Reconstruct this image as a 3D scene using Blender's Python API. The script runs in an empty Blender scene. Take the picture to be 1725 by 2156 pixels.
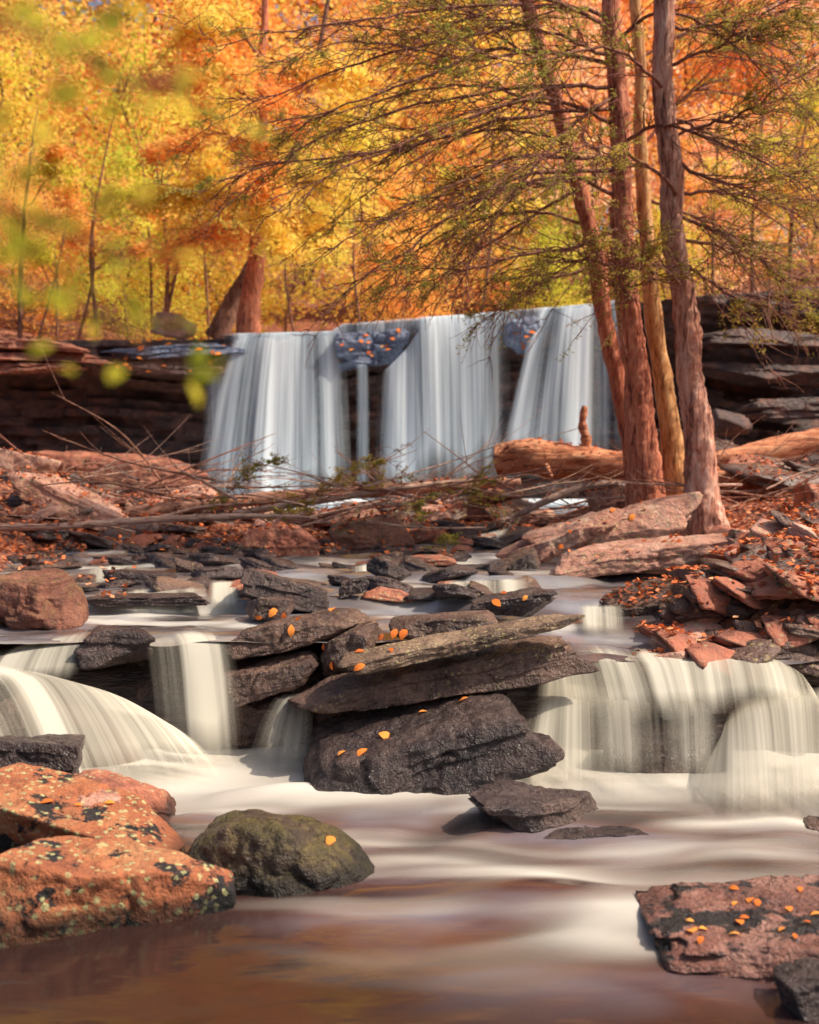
import bpy, bmesh, math, random
import numpy as np
from mathutils import Vector, Matrix
from mathutils.bvhtree import BVHTree
C = bpy.context.scene.collection
FP, HX, HY, CH = 2312.0, 862.0, 960.0, 1.6
def P(px, py, Y): return np.array([(px-HX)/FP*Y, Y, CH-(py-HY)/FP*Y])
def G(px, py, z=0.0):
    Y = (CH-z)*FP/(py-HY); return P(px, py, Y)
# ---------------------------------------------------------------- noise
def _h(i, j, k, s):
    n = (i*374761393 + j*668265263 + k*2147483647 + s*1274126177) & 0xffffffff
    n = ((n ^ (n >> 13))*1274126177) & 0xffffffff
    n = ((n ^ (n >> 16))*2246822519) & 0xffffffff
    return ((n ^ (n >> 15)) & 0xffffff)/float(0xffffff)
def vn(p, s=0):
    p = np.asarray(p, float); f = np.floor(p); t = p-f; t = t*t*(3-2*t); f = f.astype(np.int64)
    i, j, k = f[:, 0], f[:, 1], f[:, 2]; r = 0
    for a in (0, 1):
        for b in (0, 1):
            for c in (0, 1):
                w = (t[:, 0] if a else 1-t[:, 0])*(t[:, 1] if b else 1-t[:, 1])*(t[:, 2] if c else 1-t[:, 2])
                r = r + w*_h(i+a, j+b, k+c, s)
    return r
def fbm(p, o=4, s=0):
    r = 0; a = .5; p = np.asarray(p, float)
    for q in range(o):
        r = r+a*(vn(p, s+q)-.5); p = p*2.03+7.1; a *= .5
    return r*2
def sm(a, b, x): t = np.clip((x-a)/(b-a), 0, 1); return t*t*(3-2*t)
def c3(x, y, z=0.): x = np.asarray(x, float); y = np.asarray(y, float); return np.stack([x, y+0*x, z+0*x], 1)
# ---------------------------------------------------------------- mesh
def mk(name, V, F, mat, parent=None, smooth=True, uv=None, attrs=None, loc=None):
    V = np.asarray(V, float)
    if parent is not None: loc = np.array(parent.location)
    elif loc is None:
        loc = np.array([V[:, 0].mean(), V[:, 1].mean(), V[:, 2].min()])
    Fs = F if isinstance(F, list) else [F]
    Fs = [np.asarray(f, np.int32) for f in Fs if len(f)]
    me = bpy.data.meshes.new(name); me.vertices.add(len(V))
    me.vertices.foreach_set('co', (V-loc).astype(np.float32).ravel())
    tot = np.concatenate([np.full(len(f), f.shape[1], np.int32) for f in Fs])
    lp = np.concatenate([f.ravel() for f in Fs])
    me.loops.add(len(lp)); me.loops.foreach_set('vertex_index', lp)
    me.polygons.add(len(tot)); st = np.concatenate([[0], np.cumsum(tot)[:-1]]).astype(np.int32)
    me.polygons.foreach_set('loop_start', st)
    try: me.polygons.foreach_set('loop_total', tot)
    except Exception: pass
    me.polygons.foreach_set('use_smooth', np.full(len(tot), smooth))
    if uv is not None:
        l = me.uv_layers.new(name='UVMap'); l.data.foreach_set('uv', np.asarray(uv, np.float32)[lp].ravel())
    if attrs:
        for k, v in attrs.items():
            a = me.attributes.new(k, 'FLOAT', 'POINT'); a.data.foreach_set('value', np.asarray(v, np.float32))
    me.update(); me.validate()
    o = bpy.data.objects.new(name, me); C.objects.link(o)
    if parent is not None: o.parent = parent
    else: o.location = loc
    if mat: me.materials.append(mat)
    return o
def tag(o, label, cat, group=None, kind=None):
    o['label'] = label; o['category'] = cat
    if group: o['group'] = group
    if kind: o['kind'] = kind
    return o
def struct(o, label=None, cat=None):
    o['kind'] = 'structure'
    if label: o['label'] = label; o['category'] = cat
    return o
def empty(name, loc):
    o = bpy.data.objects.new(name, None); C.objects.link(o); o.location = Vector([float(c) for c in loc]); o.empty_display_size = .1; return o
def grid(nu, nv):
    i = np.arange(nu-1)[:, None]; j = np.arange(nv-1)[None, :]; a = (i*nv+j)
    return np.stack([a, a+nv, a+nv+1, a+1], -1).reshape(-1, 4)
def tube(Pt, R, k=6):
    Pt = np.asarray(Pt, float); n = len(Pt); R = np.broadcast_to(R, (n,))
    T = np.gradient(Pt, axis=0); T /= np.linalg.norm(T, axis=1)[:, None]+1e-9
    up = np.array([0.13, .97, .2]) if abs(T[:, 1]).mean() < .8 else np.array([1., .1, .2])
    A = np.cross(T, up); A /= np.linalg.norm(A, axis=1)[:, None]+1e-9; B = np.cross(T, A)
    th = np.arange(k)*2*math.pi/k
    V = Pt[:, None, :]+R[:, None, None]*(np.cos(th)[None, :, None]*A[:, None, :]+np.sin(th)[None, :, None]*B[:, None, :])
    i = np.arange(n-1)[:, None]; j = np.arange(k)[None, :]; a = i*k+j; b = i*k+(j+1) % k
    F = np.stack([a, b, b+k, a+k], -1).reshape(-1, 4)
    return V.reshape(-1, 3), F
class Acc:
    def __init__(s): s.V = []; s.F = []; s.n = 0
    def add(s, V, F): s.V.append(V); s.F.append(np.asarray(F)+s.n); s.n += len(V)
    def out(s): return np.concatenate(s.V), np.concatenate(s.F)
def spline(pts, n):
    pts = np.asarray(pts, float); m = len(pts)
    if m == 2: return pts[0]+(pts[1]-pts[0])*np.linspace(0, 1, n)[:, None]
    Q = np.vstack([2*pts[0]-pts[1], pts, 2*pts[-1]-pts[-2]]); out = []
    for t in np.linspace(0, m-1-1e-6, n):
        i = int(t); f = t-i; a, b, c, d = Q[i:i+4]
        out.append(.5*((2*b)+(c-a)*f+(2*a-5*b+4*c-d)*f*f+(3*b-a-3*c+d)*f**3))
    return np.array(out)
# ---------------------------------------------------------------- materials
class NT:
    def __init__(s, name):
        s.m = bpy.data.materials.new(name); s.m.use_nodes = True; s.t = s.m.node_tree; s.t.nodes.clear()
        s.out = s.n('ShaderNodeOutputMaterial')
    def n(s, ty, **k):
        o = s.t.nodes.new(ty)
        for a, b in k.items(): setattr(o, a, b)
        return o
    def l(s, a, b): s.t.links.new(a, b)
    def noise(s, vec, scale, detail=5, rough=.55, dist=0):
        o = s.n('ShaderNodeTexNoise'); s.l(vec, o.inputs['Vector'])
        o.inputs['Scale'].default_value = scale; o.inputs['Detail'].default_value = detail
        o.inputs['Roughness'].default_value = rough; o.inputs['Distortion'].default_value = dist; return o.outputs['Fac']
    def ramp(s, fac, stops):
        o = s.n('ShaderNodeValToRGB'); s.l(fac, o.inputs[0]); e = o.color_ramp.elements
        while len(e) < len(stops): e.new(.5)
        for x, (p, c) in zip(e, stops):
            x.position = p; x.color = (c, c, c, 1) if isinstance(c, (int, float)) else (*c, 1)
        return o.outputs[0]
    def mix(s, f, a, b, mode='MIX'):
        o = s.n('ShaderNodeMix', data_type='RGBA', blend_type=mode); I = o.inputs
        for sock, v in ((I[0], f), (I[6], a), (I[7], b)):
            if isinstance(v, (int, float)): sock.default_value = v
            elif isinstance(v, tuple): sock.default_value = (*v, 1)
            else: s.l(v, sock)
        return o.outputs[2]
    def math(s, op, a, b=0., c=0.):
        o = s.n('ShaderNodeMath', operation=op)
        for i, v in enumerate((a, b, c)):
            if isinstance(v, (int, float)): o.inputs[i].default_value = v
            else: s.l(v, o.inputs[i])
        return o.outputs[0]
    def mapping(s, vec, sc):
        o = s.n('ShaderNodeMapping'); s.l(vec, o.inputs[0]); o.inputs['Scale'].default_value = sc
        return o.outputs[0]
    def bump(s, h, st, d=.02, nrm=None):
        o = s.n('ShaderNodeBump'); o.inputs['Strength'].default_value = st; o.inputs['Distance'].default_value = d
        s.l(h, o.inputs['Height'])
        if nrm: s.l(nrm, o.inputs['Normal'])
        return o.outputs[0]
    def pr(s, col, rough=.6, nrm=None, alpha=None, spec=.5):
        o = s.n('ShaderNodeBsdfPrincipled')
        for nm, v in (('Base Color', col), ('Roughness', rough), ('Alpha', alpha), ('Specular IOR Level', spec)):
            if v is None: continue
            if isinstance(v, (int, float)): o.inputs[nm].default_value = v
            elif isinstance(v, tuple): o.inputs[nm].default_value = (*v, 1)
            else: s.l(v, o.inputs[nm])
        if nrm: s.l(nrm, o.inputs['Normal'])
        return o.outputs[0]
    def done(s, sh): s.l(sh, s.out.inputs[0]); return s.m
def rockmat(name, cs, rough=.75, lichen=0, lcol=(.42, .38, .2), moss=0, dark=0, bs=.6, wetz=False, dth=.54, dsc=6, lsc=38):
    t = NT(name); tc = t.n('ShaderNodeTexCoord').outputs['Object']; oi = t.n('ShaderNodeObjectInfo').outputs['Random']
    sc = t.math('MULTIPLY', oi, 37.)
    cx = t.n('ShaderNodeCombineXYZ'); t.l(sc, cx.inputs[0]); t.l(sc, cx.inputs[1])
    v = t.n('ShaderNodeVectorMath', operation='ADD'); t.l(tc, v.inputs[0]); t.l(cx.outputs[0], v.inputs[1]); v = v.outputs[0]
    n1 = t.noise(v, 3.2, 6, .62, .4); col = t.ramp(n1, [(.3, cs[0]), (.5, cs[1]), (.68, cs[2])])
    n2 = t.noise(v, 24, 4, .7); col = t.mix(.7, col, t.ramp(n2, [(.25, .4), (.7, 1.)]), 'MULTIPLY')
    gm = t.n('ShaderNodeNewGeometry'); sx = t.n('ShaderNodeSeparateXYZ'); t.l(gm.outputs['Normal'], sx.inputs[0])
    if moss:
        mf = t.math('MULTIPLY', t.ramp(t.noise(v, 6, 5, .7), [(.42, 0.), (.6, 1.)]), t.ramp(sx.outputs[2], [(.1, 0.), (.8, moss)]))
        col = t.mix(mf, col, t.ramp(n2, [(.3, (.05, .045, .012)), (.7, (.24, .18, .035))]))
    if dark:
        col = t.mix(t.math('MULTIPLY', t.ramp(t.noise(v, dsc, 7, .68), [(dth, 0.), (dth+.03, 1.)]), dark), col, (.018, .014, .014))
    if lichen:
        vo = t.n('ShaderNodeTexVoronoi'); vo.inputs['Scale'].default_value = lsc; vo.inputs['Randomness'].default_value = 1; t.l(v, vo.inputs['Vector'])
        lf = t.math('ADD', vo.outputs['Distance'], t.math('MULTIPLY', t.math('SUBTRACT', t.noise(v, lsc*1.1, 3, .7), .5), 1.1))
        lf = t.ramp(lf, [(.22, 1.), (.32, 0.)]); lf = t.math('MULTIPLY', lf, t.ramp(t.noise(v, 5.5, 4, .6), [(.56-.08*lichen, 0.), (.64-.08*lichen, 1.)]))
        col = t.mix(t.math('MULTIPLY', lf, .8), col, lcol)
    rg = t.ramp(n2, [(.3, max(.05, rough-.15)), (.7, min(1, rough+.15))])
    if wetz:
        px = t.n('ShaderNodeSeparateXYZ'); t.l(gm.outputs['Position'], px.inputs[0])
        wf = t.math('SUBTRACT', px.outputs[2], t.math('MULTIPLY', n1, .12)); wf = t.ramp(wf, [(0., .22), (.05, 1.)])
        col = t.mix(1., col, wf, 'MULTIPLY')
    b = t.bump(t.noise(v, 5, 7, .7), bs, .1); b = t.bump(n2, bs*.8, .02, b)
    return t.done(t.pr(col, rg, b))
M = {}
M['red'] = rockmat('red_sandstone', [(.18, .06, .04), (.46, .15, .085), (.56, .24, .145)], .8, lichen=.8, dark=.5, wetz=True)
M['lich'] = rockmat('lichen_sandstone', [(.26, .075, .036), (.50, .165, .068), (.56, .27, .12)], .85, lichen=2.2, lcol=(.5, .48, .22), dark=1., wetz=True, bs=.8, dth=.535, dsc=4, lsc=27)
M['pink'] = rockmat('pale_sandstone', [(.42, .17, .11), (.68, .34, .24), (.78, .52, .40)], .85, lichen=1.1, lcol=(.5, .5, .24), bs=.9)
M['dark'] = rockmat('wet_slate', [(.045, .028, .025), (.12, .066, .052), (.22, .13, .095)], .24, bs=1.)
M['gloss'] = rockmat('glossy_wet_slate', [(.03, .022, .024), (.085, .055, .05), (.17, .11, .09)], .18, bs=1.)
M['slab'] = rockmat('slate_slab', [(.06, .036, .03), (.16, .09, .068), (.28, .165, .115)], .36, lichen=.6, lcol=(.36, .28, .13), bs=1.)
M['slabl'] = rockmat('slate_slab_lichen', [(.14, .085, .055), (.28, .175, .115), (.42, .28, .18)], .5, lichen=1.6, lcol=(.5, .42, .18), bs=.8)
M['moss'] = rockmat('mossy_rock', [(.04, .03, .02), (.10, .065, .04), (.17, .10, .06)], .5, moss=.9, dark=.5, bs=1., wetz=True)
M['redmoss'] = rockmat('red_mossy_rock', [(.09, .035, .025), (.26, .09, .055), (.4, .17, .1)], .6, moss=.5, bs=.9)
M['cliff'] = rockmat('cliff_shale', [(.045, .034, .036), (.13, .07, .058), (.30, .135, .09)], .45, bs=1.)
M['wetsky'] = rockmat('wet_rock_sky_tint', [(.08, .09, .14), (.17, .21, .32), (.32, .40, .54)], .18, bs=1.)  # blue is sky reflection painted into the wet rock's colour
M['wetred'] = rockmat('wet_red_ledge', [(.12, .05, .04), (.34, .14, .10), (.5, .27, .21)], .3, dark=1., dth=.54, dsc=4, bs=1.)
def barkmat(name, a, b, c, sc=1., ax=2):
    t = NT(name); g = t.n('ShaderNodeNewGeometry').outputs['Position']
    mp = (26*sc, 26*sc, 4.5*sc) if ax == 2 else (3.*sc, 30*sc, 30*sc)
    v = t.mapping(g, mp); n = t.noise(v, 1., 6, .7, .7); n2 = t.noise(g, 7, 4, .6)
    col = t.ramp(n, [(.36, a), (.48, b), (.62, c)]); col = t.mix(.7, col, t.ramp(n2, [(.32, .65), (.62, 1.)]), 'MULTIPLY')
    return t.done(t.pr(col, .85, t.bump(n, .9, .035)))
M['bark'] = barkmat('red_bark', (.15, .035, .02), (.64, .18, .09), (.84, .34, .19))
M['barkg'] = barkmat('grey_flaky_bark', (.14, .05, .034), (.62, .26, .165), (.84, .52, .39), .6)
M['barky'] = barkmat('yellow_birch_bark', (.26, .1, .035), (.70, .32, .11), (.86, .54, .24), .8)
M['barkd'] = barkmat('dark_bark', (.08, .034, .024), (.24, .10, .06), (.38, .18, .12))
M['twig'] = barkmat('twig_bark', (.10, .035, .024), (.32, .11, .07), (.52, .24, .16), 2)
M['log'] = barkmat('weathered_log', (.22, .06, .03), (.68, .23, .10), (.86, .42, .22), .8, 0)
M['logd'] = barkmat('brown_fallen_trunk', (.12, .05, .035), (.36, .16, .1), (.55, .3, .2), 1., 0)
M['stick'] = barkmat('pale_stick', (.2, .1, .07), (.58, .34, .24), (.78, .54, .42), 1.5, 0)
def leafmat(name, stops, tr=.55):
    t = NT(name); a = t.n('ShaderNodeAttribute'); a.attribute_name = 'rnd'
    oi = t.n('ShaderNodeObjectInfo').outputs['Random']
    f = t.math('ADD', a.outputs['Fac'], t.math('MULTIPLY', t.math('SUBTRACT', oi, .5), .3))
    col = t.ramp(f, stops)
    d = t.n('ShaderNodeBsdfDiffuse'); t.l(col, d.inputs[0]); q = t.n('ShaderNodeBsdfTranslucent'); t.l(col, q.inputs[0])
    m = t.n('ShaderNodeMixShader'); m.inputs[0].default_value = tr; t.l(d.outputs[0], m.inputs[1]); t.l(q.outputs[0], m.inputs[2])
    return t.done(m.outputs[0])
M['lyel'] = leafmat('yellow_leaves', [(.0, (.74, .68, .10)), (.4, (.98, .80, .17)), (.7, (.98, .70, .16)), (1., (.98, .5, .14))])
M['lora'] = leafmat('orange_leaves', [(.0, (.97, .74, .18)), (.35, (.98, .60, .17)), (.7, (.98, .44, .13)), (1., (.95, .32, .1))])
M['llim'] = leafmat('lime_leaves', [(.0, (.5, .56, .07)), (.4, (.76, .74, .10)), (.75, (.95, .80, .15)), (1., (.98, .66, .16))])
M['lpin'] = leafmat('peach_leaves', [(.0, (.98, .78, .48)), (.5, (.98, .56, .33)), (1., (.95, .4, .2))])
M['lgrn'] = leafmat('green_leaves', [(.0, (.3, .38, .05)), (.5, (.5, .52, .07)), (1., (.8, .66, .11))])
M['near'] = leafmat('near_lime_leaves', [(.0, (.45, .5, .05)), (.5, (.66, .58, .06)), (1., (.85, .6, .08))], .5)
M['need'] = leafmat('hemlock_needles', [(.0, (.2, .22, .05)), (.5, (.44, .4, .08)), (1., (.7, .46, .12))], .5)
M['fall'] = leafmat('fallen_leaves', [(.0, (.6, .14, .04)), (.5, (.92, .25, .05)), (1., (.92, .4, .09))], .15)
M['litt'] = leafmat('litter_leaves', [(.0, (.2, .065, .038)), (.45, (.54, .15, .06)), (.8, (.85, .24, .09)), (1., (.92, .5, .26))], .1)
def groundmat():
    t = NT('leaf_strewn_ground'); g = t.n('ShaderNodeNewGeometry').outputs['Position']
    vo = t.n('ShaderNodeTexVoronoi'); vo.inputs['Scale'].default_value = 19; t.l(g, vo.inputs['Vector'])
    s = t.n('ShaderNodeSeparateColor'); t.l(vo.outputs['Color'], s.inputs[0])
    c = t.ramp(s.outputs[0], [(0., (.08, .032, .024)), (.4, (.24, .075, .045)), (.75, (.46, .15, .065)), (1., (.64, .27, .13))])
    c = t.mix(.8, c, t.ramp(t.noise(g, 3, 4), [(.3, .35), (.65, 1.)]), 'MULTIPLY')
    n = t.noise(t.mapping(g, (4, 4, 22)), 1., 5, .65); c2 = t.ramp(n, [(.35, (.018, .013, .013)), (.65, (.09, .055, .045))])
    a = t.n('ShaderNodeAttribute'); a.attribute_name = 'bare'; c = t.mix(a.outputs['Fac'], c, c2)
    r = t.mix(a.outputs['Fac'], (.85, .85, .85), (.3, .3, .3))
    h = t.mix(a.outputs['Fac'], vo.outputs['Distance'], n)
    return t.done(t.pr(c, r, t.bump(h, .8, .05)))
M['ground'] = groundmat()
def silk(name, lo, hi, a0=.1, a1=.75, su=46, sv=.9, wf=.3):
    t = NT(name); uv = t.n('ShaderNodeTexCoord').outputs['UV']
    n = t.noise(t.mapping(uv, (su, sv, 1)), 1., 4, .6, .25); nb = t.noise(t.mapping(uv, (su*.13, sv*.6, 1)), 1., 2, .5, .4)
    f = t.math('ADD', t.math('MULTIPLY', n, wf), t.math('MULTIPLY', nb, 1-wf))
    col = t.ramp(f, [(.34, lo), (.6, hi)])  # lo is a painted shadow tone between the bright streaks
    at = t.n('ShaderNodeAttribute'); at.attribute_name = 'edge'
    al = t.ramp(f, [(.36, a0), (.58, a1)])
    e = t.math('ADD', at.outputs['Fac'], t.math('MULTIPLY', t.math('SUBTRACT', f, .5), .9))
    al = t.math('MULTIPLY', al, t.ramp(e, [(.03, 0.), (.85, 1.)]))
    d = t.n('ShaderNodeBsdfDiffuse'); t.l(col, d.inputs[0]); q = t.n('ShaderNodeBsdfTranslucent'); t.l(col, q.inputs[0])
    m = t.n('ShaderNodeMixShader'); m.inputs[0].default_value = .35; t.l(d.outputs[0], m.inputs[1]); t.l(q.outputs[0], m.inputs[2])
    tr = t.n('ShaderNodeBsdfTransparent'); ms = t.n('ShaderNodeMixShader'); t.l(al, ms.inputs[0]); t.l(tr.outputs[0], ms.inputs[1]); t.l(m.outputs[0], ms.inputs[2])
    return t.done(ms.outputs[0])
M['falls'] = silk('silky_blue_white_water', (.56, .72, .86), (.9, .97, 1.0), .15, 1., 16, .22)
M['veil'] = silk('thin_blue_water_veil', (.42, .57, .72), (.85, .94, 1.), .0, .6, 14, .25)
M['casc'] = silk('silky_cream_water', (.58, .54, .43), (.84, .80, .67), .12, .93, 36, .3, .22)
M['cascm'] = silk('translucent_cream_water', (.48, .45, .36), (.84, .80, .67), .03, .86, 32, .25, .22)
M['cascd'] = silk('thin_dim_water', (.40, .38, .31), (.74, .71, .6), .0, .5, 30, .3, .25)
def poolmat(name, dk, md, bl, fm):
    t = NT(name); a = t.n('ShaderNodeAttribute'); a.attribute_name = 'foam'; g = t.n('ShaderNodeNewGeometry').outputs['Position']
    v = t.mapping(g, (.8, 1.8, 1.)); n = t.noise(v, 1.4, 2, .45, .6)
    c = t.ramp(n, [(.34, dk), (.52, md), (.7, bl)])  # noise tones paint in reflections together with the streambed colour
    a2 = t.n('ShaderNodeAttribute'); a2.attribute_name = 'darken'; c = t.mix(a2.outputs['Fac'], c, dk)  # attribute pulls the water towards its darkest tone
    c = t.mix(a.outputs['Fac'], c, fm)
    r = t.ramp(a.outputs['Fac'], [(0., .14), (.5, .45)])
    b = t.bump(t.noise(t.mapping(g, (2., 5, 1.)), 2., 2, .45, .5), .18, .03)
    return t.done(t.pr(c, r, b, None, .65))
M['pool'] = poolmat('silky_pool_water', (.03, .015, .013), (.10, .048, .042), (.16, .135, .16), (.60, .57, .5))
M['upool'] = poolmat('upper_stream_water', (.045, .036, .038), (.12, .095, .095), (.22, .22, .25), (.54, .52, .47))
M['bpool'] = poolmat('falls_pool_water', (.2, .28, .36), (.36, .46, .55), (.48, .6, .7), (.8, .9, .96))
# ---------------------------------------------------------------- rocks
_ico = {}
def ico(n):
    if n not in _ico:
        b = bmesh.new(); bmesh.ops.create_icosphere(b, subdivisions=n, radius=1)
        _ico[n] = (np.array([v.co[:] for v in b.verts]), np.array([[v.index for v in f.verts] for f in b.faces])); b.free()
    return _ico[n]
COLL = []
def rockV(size, seed, n=5, planes=8, soft=45, rough=.05, strata=.07, box=1., hmin=.55, crack=.06):
    D, F = ico(n); rng = np.random.RandomState(seed)
    Nn = rng.normal(size=(planes, 3)); Nn /= np.linalg.norm(Nn, axis=1)[:, None]; h = rng.uniform(hmin, .95, planes)
    if box:
        E = np.array([[1, .12, .1], [-1, .1, -.12], [.1, 1, 0], [0, -1, .25], [.05, .05, 1], [0, 0, -1]], float)+rng.normal(size=(6, 3))*.16
        E /= np.linalg.norm(E, axis=1)[:, None]; Nn = np.vstack([Nn, E]); h = np.concatenate([h, np.array([.85, .85, .68, .68, .6, .62])*box])
    r = (np.clip(D@Nn.T, 0, None)/h)**soft; r = r.sum(1)**(-1/soft)
    V = D*r[:, None]; V -= (V.max(0)+V.min(0))/2; V /= np.abs(V).max(0)
    size = np.array(size, float); V = V*size/2; s = size.min()
    q = V/s
    V = V+D*(fbm(q*1.3+seed, 5, seed)*s*rough*2.2)[:, None]
    rd = np.abs(fbm(q*1.1+seed*3.1, 4, seed+20)); V = V-D*(np.exp(-rd*22)*s*crack)[:, None]
    if strata:
        k = V[:, 2]/s*6+fbm(q*.8, 3, seed+9)*1.5
        st = vn(c3(np.floor(k)*3.1+seed, V[:, 0]/s*.5), seed+5)-.5
        V[:, :2] *= (1+strata*st*2)[:, None]
    V = V+D*(fbm(q*7+3, 3, seed+3)*s*rough*.5)[:, None]
    V -= (V.max(0)+V.min(0))/2; V *= size/np.ptp(V, axis=0)
    return V, F
def rotm(rx, ry, rz): return np.array((Matrix.Rotation(rz, 3, 'Z')@Matrix.Rotation(ry, 3, 'Y')@Matrix.Rotation(rx, 3, 'X')))
def rock(label, cx, cy, w, h, Y, dep, mat, tilt=0, rz=0, rx=0, seed=1, n=5, cat='rock', name='rock', **k):
    s = Y/FP; V, F = rockV((w*s, dep, h*s), seed, n, **k)
    R = rotm(math.radians(rx), -math.radians(tilt), math.radians(rz)); V = V@R.T+P(cx, cy, Y)
    COLL.append((V, F)); o = mk(name, V, F, M[mat]); tag(o, label, cat); return o
# ---------------------------------------------------------------- terrain
LY = 17.4
def lipz(x):
    px = np.array([-900, 450, 700, 722, 900, 1240, 1300, 1725, 2600]); py = np.array([722, 712, 706, 691, 677, 649, 640, 600, 540])
    return np.interp(x, (px-HX)/FP*LY, CH+(HY-py)/FP*LY)
def bank(x, y):
    xr = np.interp(y, [0, 5.4, 6.1, 6.7, 8, 9.5, 12, 15, 18], [2.3, 2.4, 2.2, 1.5, 1.9, 2.1, 1.5, 2.8, 4])
    xl = np.interp(y, [0, 6, 6.8, 8, 10, 12, 15, 18], [-2.6, -2.6, -2.2, -2.8, -3.1, -2.8, -4.6, -5])
    return np.maximum(np.maximum(x-xr, xl-x), 0)
def gz(x, y):
    x = np.asarray(x, float); y = np.asarray(y, float)
    bed = np.interp(y, [0, 5.75, 6.2, 10, 11.6, 13.2, 14, 17.6], [-.4, -.35, .42, .56, .88, .93, .78, .75])
    d = bank(x, y); hs = np.interp(y, [9, 12.5, 18], [1, .6, .25])
    z = bed+(.40*(1-np.exp(-d/.7))+.15*np.minimum(d, 7))*hs
    z = z+fbm(c3(x*.9, y*.9), 4, 3)*.1*sm(0, .5, d)+fbm(c3(x*3, y*3), 3, 5)*.05
    up = lipz(x)-.08+np.maximum(y-20, 0)*.09+np.maximum(y-32, 0)*.10+fbm(c3(x*.25, y*.25), 4, 11)*.5*sm(20, 24, y)+.25*np.maximum(np.abs(x)-5.5, 0)*sm(18.9, 21, y)*sm(24, 5, np.abs(x))
    return z+(np.maximum(up, z)-z)*sm(19.3, 19.7, y)
a = np.linspace(-1, 1, 420); xs = 4.5*a+120*np.abs(a)**5*np.sign(a)
b1 = np.arange(.3, 20, .07); b2 = 20+np.cumsum(.12*1.035**np.arange(150)); ys = np.concatenate([b1, b2])
X, Yg = np.meshgrid(xs, ys, indexing='ij'); X = X.ravel(); Yg = Yg.ravel(); Z = gz(X, Yg)
GV = np.stack([X, Yg, Z], 1); GF = grid(len(xs), len(ys))
bare = np.maximum(sm(6.6, 6.2, Yg), sm(.25, .0, bank(X, Yg))*sm(10.6, 10., Yg))
struct(mk('ground', GV, GF, M['ground'], loc=np.zeros(3), attrs={'bare': bare}))
# cliff
xs = np.arange(-13, 13, .045); nv = 130; nt = 26
xx = np.repeat(xs[:, None], nv, 1); v = np.linspace(0, 1, nv)[None, :]*np.ones_like(xx); lz = lipz(xx.ravel()).reshape(xx.shape)
zz = .35+(lz-.35)*v; fl = lambda a_: a_.ravel()
k = zz/.15+fbm(c3(fl(xx)*.3, fl(zz)*.1), 3, 2).reshape(xx.shape)*2.5; kk = np.floor(k)
blk = vn(c3(np.floor(fl(xx)*1.1+kk.ravel()*.37+fbm(c3(fl(xx), fl(zz)*3), 2, 4)*.5)*3.3, kk.ravel()*5.7), 8).reshape(xx.shape)
soft_ = vn(c3(fl(xx)*.7, kk.ravel()*3.3), 12).reshape(xx.shape)
dl = lz-zz
rec = .7*sm(.4, .8, dl)*(1-.9*sm(1.5, 2.6, dl))
yy = 17.55+rec-.4*(blk-.5)-.5*(soft_-.5)-.4*sm(1.7, 2.7, dl)+fbm(c3(fl(xx)*3, fl(zz)*6), 4, 6).reshape(xx.shape)*.12
yy = np.where((dl < .55) & (xx > -3.1) & (xx < 3.5), np.maximum(yy, 17.5), yy)
yy = np.where(dl < .12, np.minimum(yy, 17.56), yy)
top_y = np.linspace(.05, 3.6, nt)[None, :]; tx = np.repeat(xs[:, None], nt, 1)
ty = yy[:, -1:]+top_y; tz = lipz(tx.ravel()).reshape(tx.shape)-.01+fbm(c3(tx.ravel()*1.5, ty.ravel()*1.5), 3, 9).reshape(tx.shape)*.03-np.clip(top_y-2.2, 0, 2)*.25
V = np.stack([np.hstack([xx, tx]), np.hstack([yy, ty]), np.hstack([zz, tz])], -1).reshape(-1, 3)
CF = grid(len(xs), nv+nt); COLL.append((V, CF))
struct(mk('cliff', V, CF, M['cliff'], loc=np.array([0, 17.5, 0.])), 'dark layered shale ledge running behind and beside the main waterfall', 'cliff')
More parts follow.
